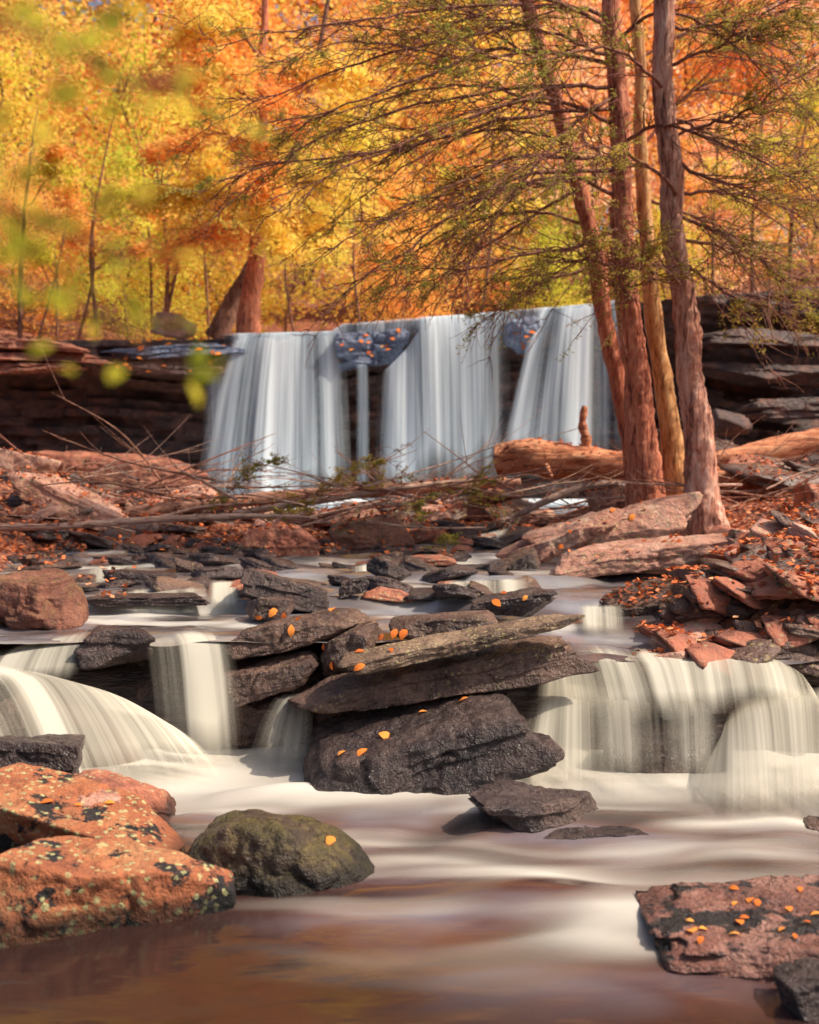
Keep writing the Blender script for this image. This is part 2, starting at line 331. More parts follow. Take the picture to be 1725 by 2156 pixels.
# ---------------------------------------------------------------- water sheets
def sheet(name, x0, x1, y0, y1, st, zf, ff, mat, label=None, sf=None):
    xs = np.arange(x0, x1, st); ys = np.arange(y0, y1, st); X, Y = np.meshgrid(xs, ys, indexing='ij'); X = X.ravel(); Y = Y.ravel()
    at = {'foam': np.clip(ff(X, Y), 0, 1), 'darken': np.clip(sf(X, Y), 0, 1) if sf else 0*X}
    o = mk(name, np.stack([X, Y, zf(X, Y)], 1), grid(len(xs), len(ys)), M[mat], loc=np.zeros(3), attrs=at); struct(o)
    if label: o['label'] = label; o['category'] = 'water'
    return o
def fl_low(x, y):
    wx = fbm(c3(x*1.1, y*1.1), 2, 21)*.4; n = fbm(c3((x+wx)*.8+y*.5, (y-wx*.5)*3.0-x*.9), 3, 22); n3 = fbm(c3((x+wx)*.7, (y-wx*.6)*6), 2, 29)
    base = sm(4.7, 5.5, y+.4*n)*(.55+.4*sm(.2, 1.2, np.abs(x+.1)))
    base = np.maximum(base, 1.0*np.exp(-((y-5.4)/.4)**2)*(.95+n*.5))
    def blob(bx, by, sx, sy, a, th=0):
        c, s = math.cos(th), math.sin(th); dx = (x-bx)*c+(y-by)*s; dy = -(x-bx)*s+(y-by)*c
        return a*np.exp(-(dx/sx)**2-(dy/sy)**2)
    q = blob(.6, 3.98, .5, .18, .75, -.6)+blob(.62, 3.65, .4, .12, .5, -.4)+blob(1.4, 4.85, .8, .12, .85)+blob(1.3, 4.45, .8, .10, .5, .05)+blob(-.8, 4.9, .5, .2, .65, -.3)+blob(0.1, 4.9, .7, .18, .5)+blob(1.0, 3.95, .3, .08, .4, .3)+blob(.25, 4.4, .5, .16, .4, -.5)+blob(-.35, 4.6, .35, .2, .35, -.6)
    return base+q*np.clip(.12+n*2.0+n3*1.2, 0, 1)+.22*sm(.05, .5, n3+n*.5)*sm(3.0, 3.8, y)*sm(-.9, -.2, x)
def z_low(x, y):
    wx = fbm(c3(x*1.3, y*1.3), 3, 21)*.3
    return .06*fbm(c3((x+wx)*1.5, (y-wx)*3.0-x*.8), 2, 31)*sm(3.2, 4.2, y)+.008*fbm(c3(x*4, y*8), 2, 32)+.05*np.exp(-((x-.6)/.4)**2-((y-3.95)/.25)**2)
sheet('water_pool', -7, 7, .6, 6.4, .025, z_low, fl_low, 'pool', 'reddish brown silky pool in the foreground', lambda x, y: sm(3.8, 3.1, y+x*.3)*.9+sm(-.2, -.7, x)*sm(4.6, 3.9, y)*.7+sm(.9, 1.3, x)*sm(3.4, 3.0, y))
def z_up(x, y):
    w = fbm(c3(x*1.2, y*1.2), 3, 41)*.3
    z = .575+.075*sm(7.2, 7.35, y+w)+.05*sm(8.2, 8.35, y+w*1.5)+.03*sm(9.3, 9.5, y+w)+.02*sm(9.5, 11, y)
    z = z-.1*sm(.6, 1., x)*sm(7.0, 6.5, y)
    return z+.035*fbm(c3(x*3, y*6), 3, 42)
def f_up(x, y):
    w = fbm(c3(x*1.2, y*1.2), 3, 41)*.3; n = fbm(c3(x*1.1, y*5+w), 4, 44)
    e = np.exp(-((y+w-7.2)/.10)**2)+np.exp(-((y+w*1.5-8.2)/.12)**2)+np.exp(-((y+w-9.3)/.15)**2)
    return .0+.5*e*(x < 1.5)*np.clip(.6+n*1.5, 0, 1)+.9*sm(.12, .6, n)+.4*sm(6.2, 6.0, y)*(x < 0)
sheet('water_stream', -5, 2.6, 6.0, 11.6, .03, z_up, f_up, 'upool', 'shallow upper stream running between the ledges')
sheet('water_basin', -5, 4, 12.8, 18, .08, lambda x, y: .93+.02*fbm(c3(x*3, y*3), 2, 51), lambda x, y: sm(14.5, 16.5, y), 'bpool', 'pale blue basin at the foot of the falls')
sheet('water_ledge', -3.0, 3.5, 17.36, 21, .06, lambda x, y: lipz(x)+.04+.02*fbm(c3(x*3, y*3), 2, 53), lambda x, y: .35+fbm(c3(x*3, y*1), 3, 55), 'bpool', 'thin water sliding over the top of the ledge')
def casc(label, tops, bots, mat='casc', nu=160, nv=60, app=.25, pw=1.9, rib=.02, name='cascade', seed=1, fade=.12, bfade=.58, lipn=.0, snap=False):
    T = spline(np.array([P(*t) for t in tops]), nu); B = spline(np.array([P(*t) if len(t) == 3 and t[2] > 1 else G(t[0], t[1], t[2] if len(t) == 3 else 0.) for t in bots]), nu)
    u = np.linspace(0, 1, nu); L = np.concatenate([[0], np.cumsum(np.linalg.norm(np.diff((T+B)/2, axis=0), axis=1))])
    r1 = fbm(c3(L*4, 0*L+seed), 2, seed); r0 = fbm(c3(L*2.2, 0*L+seed+.5), 3, seed+7)
    T = T+np.stack([0*r0, r0*lipn*2, r0*lipn], 1)
    if snap:
        lz_ = lipz(T[:, 0])+.055; T[:, 2] = np.where(T[:, 2] > lz_-.22, lz_, T[:, 2])
    hd = B-T; hd[:, 2] = 0; ln = np.linalg.norm(hd, axis=1)[:, None]+1e-6; hd = np.where(ln > .03, hd/ln, np.array([[0, -1., 0]]))
    hd[:, 1] = np.minimum(hd[:, 1], -.4)
    V = []; UV = []; E = []
    na = max(5, nv//5)
    for j in range(na):
        s = 1-j/na; V.append(T-hd*app*s+np.array([0, 0, 1])*(.012*s)); UV.append(np.stack([L, 0*L-s*app], 1)); E.append(sm(1, .2, 0*L+s))
    Hh = np.abs(T[:, 2]-B[:, 2]).mean()
    for j in range(nv):
        s = j/(nv-1); p = T+(B-T)*s; p[:, 2] = T[:, 2]+(B[:, 2]-T[:, 2])*(s**pw)
        bl = math.sin(min(1, s*1.3)*math.pi/2)
        p = p+hd*((r1*rib*2.4)*bl)[:, None]; V.append(p); UV.append(np.stack([L, 0*L+s*Hh], 1)); E.append(1-sm(bfade, 1.02, 0*L+s+r1*.15)*.97)
    V = np.stack(V, 1); UV = np.stack(UV, 1); E = np.stack(E, 1)
    ed = sm(0, fade, u+r1*.04)*sm(0, fade, 1-u+r1*.04); E = E*ed[:, None]
    o = mk(name, V.reshape(-1, 3), grid(nu, na+nv), M[mat], uv=UV.reshape(-1, 2)+np.array([seed*7.3, 0]), attrs={'edge': E.ravel()})
    return tag(o, label, 'waterfall' if name == 'waterfall' else 'cascade')
casc('left blue-white waterfall curtain of the main drop', [(492, 712, 17.3), (560, 706, 17.3), (640, 703, 17.3), (722, 702, 17.3)], [(400, 1085, 16.6), (520, 1085, 16.5), (640, 1070, 16.6), (742, 1060, 16.8)], 'falls', 260, 90, .3, 1.45, .03, 'waterfall', 3, .2, .8, .03, True)
casc('broad middle waterfall curtain beside the wet sky-tinted rock', [(800, 790, 17.05), (850, 740, 17.1), (900, 683, 17.2), (970, 671, 17.3), (1072, 663, 17.3)], [(785, 1045, 16.8), (850, 1050, 16.7), (910, 1040, 16.7), (980, 1035, 16.7), (1075, 1027, 16.8)], 'falls', 260, 90, .3, 1.7, .03, 'waterfall', 5, .18, .8, .02, True)
casc('right waterfall curtain fanning out behind the leaning trunk', [(1135, 662, 17.25), (1180, 653, 17.3), (1265, 645, 17.3)], [(1040, 1005, 16.7), (1140, 1005, 16.6), (1265, 990, 16.8)], 'falls', 200, 90, .3, 1.4, .03, 'waterfall', 8, .22, .8, .03, True)
casc('narrow water strand between the left and middle curtains', [(748, 768, 16.98), (778, 768, 16.98)], [(745, 1050, 16.85), (782, 1050, 16.85)], 'falls', 30, 60, .1, 1.7, .01, 'waterfall', 11, .5, .84)
casc('thin water threads at the far left end of the falls', [(430, 770, 17.25), (520, 720, 17.3)], [(425, 1060, 17.0), (500, 1060, 17.0)], 'veil', 50, 60, .03, 1.5, .01, 'waterfall', 14, .3, .86)
casc('thin water threads at the right end of the falls', [(1245, 648, 17.3), (1340, 640, 17.3)], [(1245, 985, 16.95), (1350, 985, 16.95)], 'veil', 60, 60, .1, 1.7, .03, 'waterfall', 12, .3, .86, 0, True)
casc('short trickles spilling off the whole lip above the curtains', [(470, 714, 17.28), (700, 706, 17.28), (900, 680, 17.28), (1240, 650, 17.28), (1340, 640, 17.28)], [(470, 770, 17.2), (700, 770, 17.18), (900, 745, 17.18), (1240, 715, 17.18), (1340, 705, 17.2)], 'veil', 300, 30, .3, 1.8, .02, 'waterfall', 18, .05, .1, .02, True)
casc('large domed cascade at the left edge fanning into the pool', [(-150, 1430, 5.3), (0, 1422, 5.4), (120, 1430, 5.5), (240, 1462, 5.57), (330, 1520, 5.65)], [(20, 1760), (130, 1715), (270, 1690), (400, 1660), (480, 1620)], 'cascm', 260, 90, .35, 1.7, .02, seed=21, fade=.1, bfade=.55)
casc('low slanting cascade above the large left dome', [(-80, 1400, 6.0), (60, 1365, 6.05), (195, 1340, 6.1)], [(-120, 1450, 5.75), (20, 1440, 5.7), (170, 1440, 5.7)], 'casc', 160, 50, .25, 1.5, .02, seed=23, fade=.2)
casc('tall narrow cascade between the dark ledge and the slab pile', [(305, 1350, 6.05), (400, 1343, 6.05), (500, 1347, 6.05)], [(330, 1605, 5.65), (425, 1630, 5.6), (530, 1620, 5.65)], 'cascm', 140, 80, .3, 1.5, .03, seed=25, fade=.35, lipn=.03)
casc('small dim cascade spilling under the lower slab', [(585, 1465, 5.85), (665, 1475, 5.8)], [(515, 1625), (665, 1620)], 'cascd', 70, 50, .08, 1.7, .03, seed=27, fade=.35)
casc('upper tier of the wide right-hand cascade', [(1120, 1450, 6.0), (1200, 1408, 6.0), (1330, 1390, 6.0), (1480, 1392, 5.95), (1620, 1402, 5.88), (1700, 1440, 5.8), (1730, 1490, 5.75)], [(1080, 1560, 5.60), (1220, 1540, 5.56), (1370, 1520, 5.50), (1500, 1505, 5.48), (1640, 1500, 5.46), (1720, 1520, 5.44), (1770, 1550, 5.44)], 'casc', 260, 50, .5, 1.5, .03, seed=29, fade=.12, bfade=.45, lipn=.05)
casc('lower left step of the right-hand cascade beside the wet boulder', [(1110, 1505, 5.80), (1190, 1468, 5.76), (1320, 1466, 5.72)], [(1040, 1670), (1180, 1676), (1350, 1680)], 'cascm', 180, 80, .45, 1.5, .05, seed=31, fade=.35, lipn=.06)
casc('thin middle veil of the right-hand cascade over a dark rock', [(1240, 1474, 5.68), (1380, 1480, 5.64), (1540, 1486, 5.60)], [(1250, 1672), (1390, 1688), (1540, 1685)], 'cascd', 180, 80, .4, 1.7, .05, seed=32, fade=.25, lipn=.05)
casc('domed cascade spilling at the right edge of the pool', [(1480, 1610, 5.47), (1530, 1535, 5.47), (1620, 1490, 5.44), (1750, 1476, 5.4), (1900, 1490, 5.3)], [(1400, 1705), (1530, 1730), (1640, 1738), (1760, 1738), (1900, 1740)], 'casc', 240, 80, .45, 1.7, .04, seed=33, fade=.2, lipn=.03)
casc('low foamy step across the left of the upper stream', [(205, 1260, 7.3), (330, 1252, 7.3), (455, 1250, 7.3)], [(205, 1285, 7.0), (330, 1292, 7.0), (455, 1288, 7.0)], 'cascm', 120, 24, .2, 1.5, .012, seed=35, fade=.25, lipn=.03)
casc('short pale chute beside the dark stream boulder', [(440, 1232, 7.5), (505, 1230, 7.5)], [(435, 1286, 7.1), (520, 1286, 7.1)], 'casc', 50, 24, .15, 1.5, .012, seed=37, fade=.3)
casc('small foamy step right of the thin lichen slab', [(1212, 1284, 6.9), (1320, 1282, 6.9)], [(1212, 1334, 6.6), (1325, 1334, 6.6)], 'casc', 50, 24, .15, 1.5, .012, seed=39, fade=.3)
casc('wide low riffle in the middle of the upper stream', [(920, 1232, 7.5), (1120, 1225, 7.5)], [(915, 1266, 7.2), (1125, 1266, 7.2)], 'cascm', 90, 24, .15, 1.5, .012, seed=41, fade=.3, lipn=.02)
casc('short step beside the pointed black stone', [(735, 1196, 8.6), (805, 1194, 8.6)], [(735, 1236, 8.2), (805, 1236, 8.2)], 'casc', 40, 24, .15, 1.5, .012, seed=43, fade=.3)
casc('narrow riffle left of the grey cube-like stone', [(170, 1200, 8.6), (330, 1196, 8.6)], [(165, 1230, 8.2), (330, 1230, 8.2)], 'cascm', 60, 24, .15, 1.5, .012, seed=47, fade=.3, lipn=.02)
casc('slanting chute below the driftwood pile', [(1000, 1125, 11.), (1085, 1105, 11.)], [(945, 1176, 9.9), (1045, 1176, 9.9)], 'casc', 60, 30, .3, 1.3, .015, seed=45, fade=.3)
# ---------------------------------------------------------------- rocks
rock('wet rock block tinted with sky reflection at the lip between the left and middle curtains', 785, 732, 165, 84, 17.3, .6, 'wetsky', 10, 0, 0, 90, 6, 'rock', 'rock', strata=.16, rough=.12, crack=.15)
rock('wet rock block tinted with sky reflection at the lip left of the right curtain', 1098, 708, 90, 78, 17.3, .5, 'wetsky', 6, 0, 0, 91, 5, 'rock', 'rock', strata=.16, rough=.12)
rock('upper wet shelf of the ledge left of the falls', 360, 742, 330, 38, 17.45, .8, 'wetsky', 2, 0, 6, 92, 6, 'rock', 'rock', strata=.1, rough=.12, hmin=.8)
rock('lower wet shelf of the ledge left of the falls', 370, 774, 260, 34, 17.4, .8, 'cliff', -1, 0, 6, 93, 6, 'rock', 'rock', strata=.1, rough=.12, hmin=.8)
rock('big orange sandstone boulder with lichen and black patches, front left', 205, 1893, 610, 190, 3.8, .5, 'lich', -8, 8, 8, 301, 6, 'boulder', 'boulder', strata=.02, planes=5, soft=50, hmin=.7, rough=.045, crack=.05)
rock('reddish boulder behind the big lichen boulder', 165, 1745, 500, 135, 4.45, .5, 'lich', -12, -10, 6, 302, 6, 'boulder', 'boulder', planes=6, rough=.05)
rock('brown angular rock at the back of the left boulder group', 250, 1690, 280, 90, 4.75, .4, 'red', -20, 20, 0, 103, 6)
rock('small pinkish flat stone lying on the reddish boulder', 195, 1688, 120, 34, 4.5, .2, 'pink', -3, 10, 0, 104)
rock('dark mossy dome boulder with an orange leaf on top', 592, 1798, 415, 210, 4.3, .75, 'moss', -5, 0, 0, 186, 6, 'boulder', 'boulder', planes=10, soft=9, hmin=.8, box=1.3, strata=0, rough=.08, crack=.04)
rock('wet reddish-black rock in the middle of the pool', 1140, 1708, 320, 100, 4.85, .4, 'gloss', -4, 0, 0, 106, 6, hmin=.4, soft=60)
rock('thin half-sunk slab beside the wet pool rock', 1230, 1757, 300, 30, 4.72, .25, 'gloss', 2, 0, 0, 107)
rock('low wet leaf-strewn ledge at the right edge of the pool', 1720, 1962, 720, 80, 3.62, .75, 'wetred', 3, -4, 0, 309, 6, 'boulder', 'boulder', strata=.08, hmin=.9, rough=.08, box=1.)
rock('small dark wet rock in the lower right corner', 1715, 2085, 150, 90, 3.2, .2, 'gloss', 10, 0, 0, 109)
rock('sliver of dark rock at the right edge of the pool', 1725, 1745, 80, 35, 4.8, .2, 'dark', 0, 0, 0, 110)
rock('blue-black wet block under the left dome cascade', 75, 1612, 190, 125, 4.95, .3, 'gloss', -4, 10, 0, 111, 6)
rock('red mossy boulder at the left edge of the upper stream', 75, 1278, 215, 150, 6.7, .6, 'redmoss', -6, 8, 0, 112, 6, 'boulder', 'boulder', planes=9, soft=20)
rock('glossy dark ledge block between the two left cascades', 252, 1358, 165, 80, 6.0, .4, 'gloss', 2, 0, 0, 113, 5, strata=.12)
rock('dark wet face behind the tall narrow cascade', 380, 1500, 420, 260, 6.25, .4, 'dark', 0, 0, 0, 114, 6, strata=.12)
rock('rounded rock inside the left dome cascade', 120, 1620, 420, 290, 5.8, .6, 'dark', -16, 0, 0, 115, 6, planes=6, soft=6)
sl = dict(planes=9, soft=45, hmin=.72, strata=.05, rough=.09)
rock('long thin lichen-spotted slab on top of the central pile', 968, 1347, 525, 40, 5.72, .32, 'slabl', 12, 4, 6, 120, 6, 'slab', 'rock_slab', **sl)
rock('thick dark slab beneath the thin lichen slab', 925, 1417, 645, 72, 5.82, .45, 'slab', 11, 2, 8, 121, 6, 'slab', 'rock_slab', **sl)
rock('long dark slab at the upper left of the central pile', 635, 1322, 320, 75, 6.2, .45, 'slab', 13, 6, 6, 122, 6, 'slab', 'rock_slab', **sl)
rock('brown blocky stone leaning in the middle of the central pile', 742, 1370, 155, 85, 5.98, .32, 'slab', 30, 10, 0, 123, 5)
rock('dark tilted slab at the lower left of the central pile', 568, 1425, 220, 72, 5.98, .35, 'slab', 16, 0, 4, 124, 6, 'slab', 'rock_slab', **sl)
rock('flat brown slab behind the thin lichen slab', 935, 1316, 235, 45, 6.15, .35, 'slab', 4, 0, 0, 125, 5, 'slab', 'rock_slab', **sl)
rock('large glossy wet sloping slab under the central slabs', 885, 1572, 560, 130, 5.5, .75, 'gloss', 17, 0, 16, 526, 6, 'boulder', 'boulder', rough=.08, crack=.08, hmin=.75)
rock('shadowed base rock at the heart of the central pile', 800, 1490, 560, 190, 6.15, .4, 'dark', 6, 0, 0, 127, 5)
rock('dark layered rock in shadow left of the central pile', 560, 1520, 260, 130, 6.05, .35, 'dark', 4, 0, 0, 227, 5, strata=.15)
rock('dark rock under the lower right-hand cascade', 1400, 1590, 290, 140, 5.7, .3, 'gloss', -5, 0, 0, 128, 5)
rock('rock shelf under the wide right-hand cascade', 1450, 1535, 700, 160, 6.2, .5, 'dark', 0, 0, 0, 129, 5)
rock('dark wedge boulder in the upper stream above the slab pile', 605, 1243, 190, 68, 7.2, .4, 'gloss', -10, 0, 0, 130, 6)
rock('small cone-shaped rock just above the slab pile', 565, 1278, 105, 46, 6.8, .25, 'slab', 0, 0, 0, 131, 5, hmin=.4)
rock('pointed black stone in the middle of the upper stream', 818, 1203, 95, 40, 8.1, .3, 'gloss', -20, 20, 0, 132)
rock('flat reddish stone with leaves in the upper stream', 902, 1182, 118, 26, 9., .35, 'red', 2, 0, 0, 133)
rock('red-brown block boulder standing above the stream', 590, 1145, 160, 85, 9.6, .4, 'red', -3, 12, 0, 134, 6, 'boulder', 'boulder')
rock('broad brown boulder under the fallen hemlock spray', 780, 1120, 180, 85, 10.4, .5, 'redmoss', 0, 5, 0, 135, 5, 'boulder', 'boulder')
rock('dark cracked rock left of the small right step', 1080, 1274, 180, 58, 6.75, .35, 'gloss', 6, 0, 0, 136, 6, hmin=.4)
rock('small dark stone near the stream centre with foam below', 745, 1236, 70, 36, 7.4, .2, 'gloss', 10, 0, 0, 137)
rock('grey cube-like stone at the left of the stream', 395, 1196, 62, 48, 8.6, .25, 'slab', 0, 20, 0, 138)
rock('long flat dark stone at the left of the stream', 285, 1217, 130, 34, 8.2, .3, 'gloss', -3, 0, 0, 139)
rock('low dark ledge crossing the stream at its left side', 300, 1262, 300, 22, 7.15, .25, 'gloss', 1, 0, 0, 539, 5, 'ledge', 'rock_ledge', hmin=.8)
rock('low dark ledge crossing the middle of the stream', 980, 1246, 260, 20, 7.45, .25, 'gloss', 2, 0, 0, 540, 5, 'ledge', 'rock_ledge', hmin=.8)
rock('pink lichen slab below the four trunks', 1290, 1108, 400, 66, 9.3, .6, 'pink', 13, 6, 10, 440, 6, 'slab', 'rock_slab', **sl)
rock('thin pink slab behind the lichen slab', 1180, 1134, 280, 46, 9.2, .5, 'pink', 24, 0, 10, 441, 6, 'slab', 'rock_slab', **sl)
rock('long greenish slab jutting toward the stream', 1370, 1166, 440, 58, 8.5, .6, 'pink', 8, 4, 8, 141, 6, 'slab', 'rock_slab', **sl)
rock('shadowed block under the greenish slab', 1350, 1222, 300, 50, 8.8, .4, 'dark', 4, 0, 0, 142)
rock('blue-grey sloping rock at the foot of the pink slab', 1085, 1194, 115, 50, 8.8, .35, 'slab', 30, 0, 0, 143)
rock('dark leaf-littered slab on the right bank', 1385, 1258, 230, 42, 7.2, .5, 'slab', 14, 5, 10, 144, 6, 'slab', 'rock_slab', **sl)
rock('brown tilted slab right of the leaf-littered slab', 1510, 1286, 210, 46, 6.9, .45, 'red', 22, 0, 10, 145, 6, 'slab', 'rock_slab', **sl)
rock('pale slab high on the right bank below the boulder', 1660, 1165, 220, 44, 8.4, .5, 'pink', -6, 0, 14, 245, 6, 'slab', 'rock_slab', **sl)
rock('red boulder cut by the right edge below the cliff', 1722, 1080, 95, 130, 10.0, .5, 'red', 0, 10, 0, 146, 5, 'boulder', 'boulder')
rock('pale red boulder cut by the left edge below the cliff', 40, 1000, 150, 120, 12.2, .6, 'pink', -20, 0, 0, 147, 5, 'boulder', 'boulder')
rock('pale flat slab leaning on the left bank', 145, 1055, 270, 60, 11., .6, 'pink', -24, 10, 14, 148, 6, 'slab', 'rock_slab', **sl)
rock('grey boulder on top of the ledge left of the falls', 365, 688, 100, 55, 19.0, .7, 'pink', -6, 0, 0, 149, 5, 'boulder', 'boulder')
rock('angular brown block at the foot of the right cliff', 1530, 892, 90, 50, 16., .6, 'cliff', -8, 10, 0, 150, 5, hmin=.8, strata=.12)
rock('grey block under the brown block at the right cliff', 1510, 945, 80, 40, 15.5, .6, 'slab', 0, 0, 0, 151, 5, hmin=.8)
rock('brown rock behind the base of the main trunk', 1285, 1050, 95, 50, 10.9, .4, 'pink', 10, 0, 0, 152)
rock('reddish rock beside the end of the driftwood', 1040, 1050, 120, 45, 12.2, .4, 'red', 5, 0, 0, 153)
rock('dark stone at the right bank under the rubble', 1600, 1340, 130, 65, 6.4, .3, 'dark', -6, 0, 0, 154)
rock('long red shale ledge resting at the foot of the left cliff', 250, 985, 430, 60, 16.5, .8, 'red', -3, 0, 6, 155, 6, 'ledge', 'rock_ledge', strata=.12, hmin=.8, rough=.1)
rock('thick slab sticking out of the right cliff below its lip', 1620, 790, 330, 50, 17.1, .9, 'cliff', -2, 0, 0, 156, 6, 'ledge', 'rock_ledge', strata=.1)
rock('lower dark slab sticking out of the right cliff', 1660, 860, 260, 44, 16.9, .9, 'cliff', 3, 0, 0, 160, 6, 'ledge', 'rock_ledge', strata=.1)
rock('upper thin slab sticking out of the right cliff near its lip', 1600, 715, 300, 40, 17.2, .9, 'cliff', -3, 0, 0, 161, 6, 'ledge', 'rock_ledge', strata=.1)
for i_, (a_, b_, w_, h_, l_) in enumerate([(75, 728, 260, 28, 'topmost red shale plate on the ledge at the far left'), (110, 752, 280, 26, 'middle red shale plate on the ledge at the far left'), (60, 776, 240, 26, 'lowest red shale plate on the ledge at the far left')]):
    rock(l_, a_, b_, w_, h_, 17.2, .8, 'red', -3+2*i_, 0, 4, 157+i_, 6, 'ledge', 'rock_ledge', strata=.12, rough=.1, hmin=.8)
rng = np.random.RandomState(5)
protos = []
for i in range(7):
    V, F = rockV((.3, .2, rng.uniform(.04, .08)), 300+i, 4, planes=7, soft=45, hmin=.7)
    protos.append((V, F, mk('stone', V, F, M[['slab', 'red', 'slab', 'gloss', 'red', 'pink', 'slab'][i]], loc=np.zeros(3))))
used = [False]*7
def stone(x, y, z, sc, i, label, group, rx=0):
    V, F, o = protos[i]
    if used[i]: o = o.copy(); C.objects.link(o)
    used[i] = True
    r = (rng.uniform(-.25, .25)+rx, rng.uniform(-.35, .35), rng.uniform(-.8, .8)); o.location = (x, y, z); o.rotation_euler = r; o.scale = (sc, sc, sc)
    tag(o, label, 'stone', group); R = np.array(o.rotation_euler.to_matrix()); COLL.append((V*sc@R.T+np.array([x, y, z]), F))
for q in range(160):
    py = rng.uniform(1150, 1420); px = rng.uniform(max(1330, 1540-(py-1150)*.6), 1760); Y = np.interp(py, [1150, 1290, 1420], [8.6, 6.9, 6.1]); x = (px-HX)/FP*Y
    stone(x, Y, max(float(gz([x], [Y])[0])+.07, .45), rng.uniform(.5, 2.2), rng.choice([0, 1, 1, 4, 5, 6, 2]), 'slab of broken rubble on the leafy right bank', 'rubble stones on the right bank', .2)
for q in range(120):
    Y = rng.uniform(7.2, 11); x = rng.uniform(-3.7, .95)*Y/10
    stone(x, Y, float(z_up(np.array([x]), np.array([Y]))[0])+.015, rng.uniform(.4, 1.7), rng.choice([0, 1, 3, 3, 3, 6]), 'small wet stone breaking the surface of the upper stream', 'small stones in the upper stream')
for q in range(90):
    Y = rng.uniform(10.3, 13.2); x = rng.uniform(-4.3, 1.4)
    stone(x, Y, float(gz([x], [Y])[0])+.08, rng.uniform(.9, 2.8), rng.choice([0, 1, 3, 5, 2, 6]), 'brown stone among the driftwood below the falls', 'stones on the debris bar', .15)
for q in range(36):
    Y = rng.uniform(11, 17); x = rng.uniform(2.8, 6.2)*Y/15
    stone(x, Y, float(gz([x], [Y])[0])+.12, rng.uniform(1.3, 3.8), rng.choice([0, 1, 4, 2]), 'fallen block at the foot of the right cliff', 'blocks below the right cliff')
for q in range(26):
    Y = rng.uniform(12, 17); x = -rng.uniform(3.2, 6.2)*Y/17
    stone(x, Y, float(gz([x], [Y])[0])+.12, rng.uniform(1.3, 3.8), rng.choice([1, 1, 4, 5]), 'red fallen block at the foot of the left cliff', 'blocks below the left cliff')
# ---------------------------------------------------------------- leaves
def leafquads(Cn, size, rng, flat=0., rnd=None, asp=.55):
    n = len(Cn); d = rng.normal(size=(n, 3)); d[:, 2] *= (1-flat); d /= np.linalg.norm(d, axis=1)[:, None]
    e = rng.normal(size=(n, 3)); e[:, 2] *= (1-flat); e -= (e*d).sum(1)[:, None]*d; e /= np.linalg.norm(e, axis=1)[:, None]+1e-9
    s = np.broadcast_to(size, (n,))[:, None]*rng.uniform(.7, 1.3, (n, 1))
    V = np.stack([Cn-d*s*.5, Cn+e*s*asp*.5, Cn+d*s*.5, Cn-e*s*asp*.5], 1).reshape(-1, 3)
    F = np.arange(4*n).reshape(n, 4)
    if rnd is None: rnd = rng.uniform(0, 1, n)
    return V, F, np.repeat(rnd, 4)
def make_tree(seed, Ht, R, mat, nleaf=5600, lsz=.16, low=.15, tr=.085, bark='barkd'):
    rng = np.random.RandomState(seed); A = Acc()
    pts = [[0, 0, -.3]]
    for i in range(1, 7): pts.append([rng.normal()*.2*i**.5, rng.normal()*.2*i**.5, Ht*i/6])
    tp = spline(pts, 22); A.add(*tube(tp, np.linspace(tr, .015, 22), 8))
    K = 70; u = rng.uniform(low, 1, K); cc = []
    for i in range(K):
        rr = R*(math.sin(min(1, (u[i]-low)/(1-low)*.85+.25)*math.pi)**.6)*rng.uniform(.25, 1); a_ = rng.uniform(0, 6.28)
        b0 = tp[int(max(0, u[i]-.12)*21)]; c = np.array([math.cos(a_)*rr, math.sin(a_)*rr, u[i]*Ht+rng.normal()*.2]); cc.append(c)
        if i % 2 == 0: A.add(*tube(spline([b0, (b0+c)/2+np.array([0, 0, .15]), c], 7), np.linspace(.03, .008, 7), 4))
    cc = np.array(cc); idx = rng.randint(0, K, nleaf); sg = rng.uniform(.35, .95, K)
    pos = cc[idx]+rng.normal(size=(nleaf, 3))*np.stack([sg[idx], sg[idx], sg[idx]*.35], 1)*R/2.4
    cr = rng.uniform(0, 1, K); rnd = np.clip(cr[idx]*.85+rng.uniform(0, .15, nleaf), 0, 1)
    V, F, rn = leafquads(pos, lsz, rng, .45, rnd, .75)
    e = empty('tree', (0, 0, 0)); TV, TF = A.out()
    mk('trunk', TV, TF, M[bark], e); mk('crown', V, F, mat, e, False, attrs={'rnd': rn}); return e
kinds = {'lyel': ('golden yellow tree in the woods behind the falls', 'yellow trees behind the falls'), 'lora': ('bright orange tree in the woods behind the falls', 'orange trees behind the falls'),
         'llim': ('lime yellow tree in the woods behind the falls', 'lime trees behind the falls'), 'lpin': ('peach coloured tree in the woods behind the falls', 'peach trees behind the falls'), 'lgrn': ('olive green tree in the woods behind the falls', 'green trees behind the falls')}
tp = [make_tree(500+i, [9, 11, 8, 12, 7][i], [3.0, 3.4, 2.8, 3.6, 2.6][i], M['lyel'], low=[.1, .18, .08, .22, .05][i]) for i in range(5)]
tused = [0]*5
def put_tree(i, x, y, z, sc, rz, mk_):
    e = tp[i]
    if tused[i]:
        n = e.copy(); C.objects.link(n)
        for ch in tp[i].children: c = ch.copy(); C.objects.link(c); c.parent = n
        e = n
    tused[i] = 1; e.location = (x, y, z); e.rotation_euler = (0, 0, rz); e.scale = (sc, sc, sc)
    for ch in e.children:
        if ch.name.startswith('crown'): ch.material_slots[0].link = 'OBJECT'; ch.material_slots[0].material = M[mk_]
    tag(e, kinds[mk_][0], 'tree', kinds[mk_][1])
rng = np.random.RandomState(78)
rows = [(22.5, 7, .3), (26, 7, .5), (30, 8, .75), (37, 8, 1.15), (48, 10, 1.8), (72, 12, 3.2)]
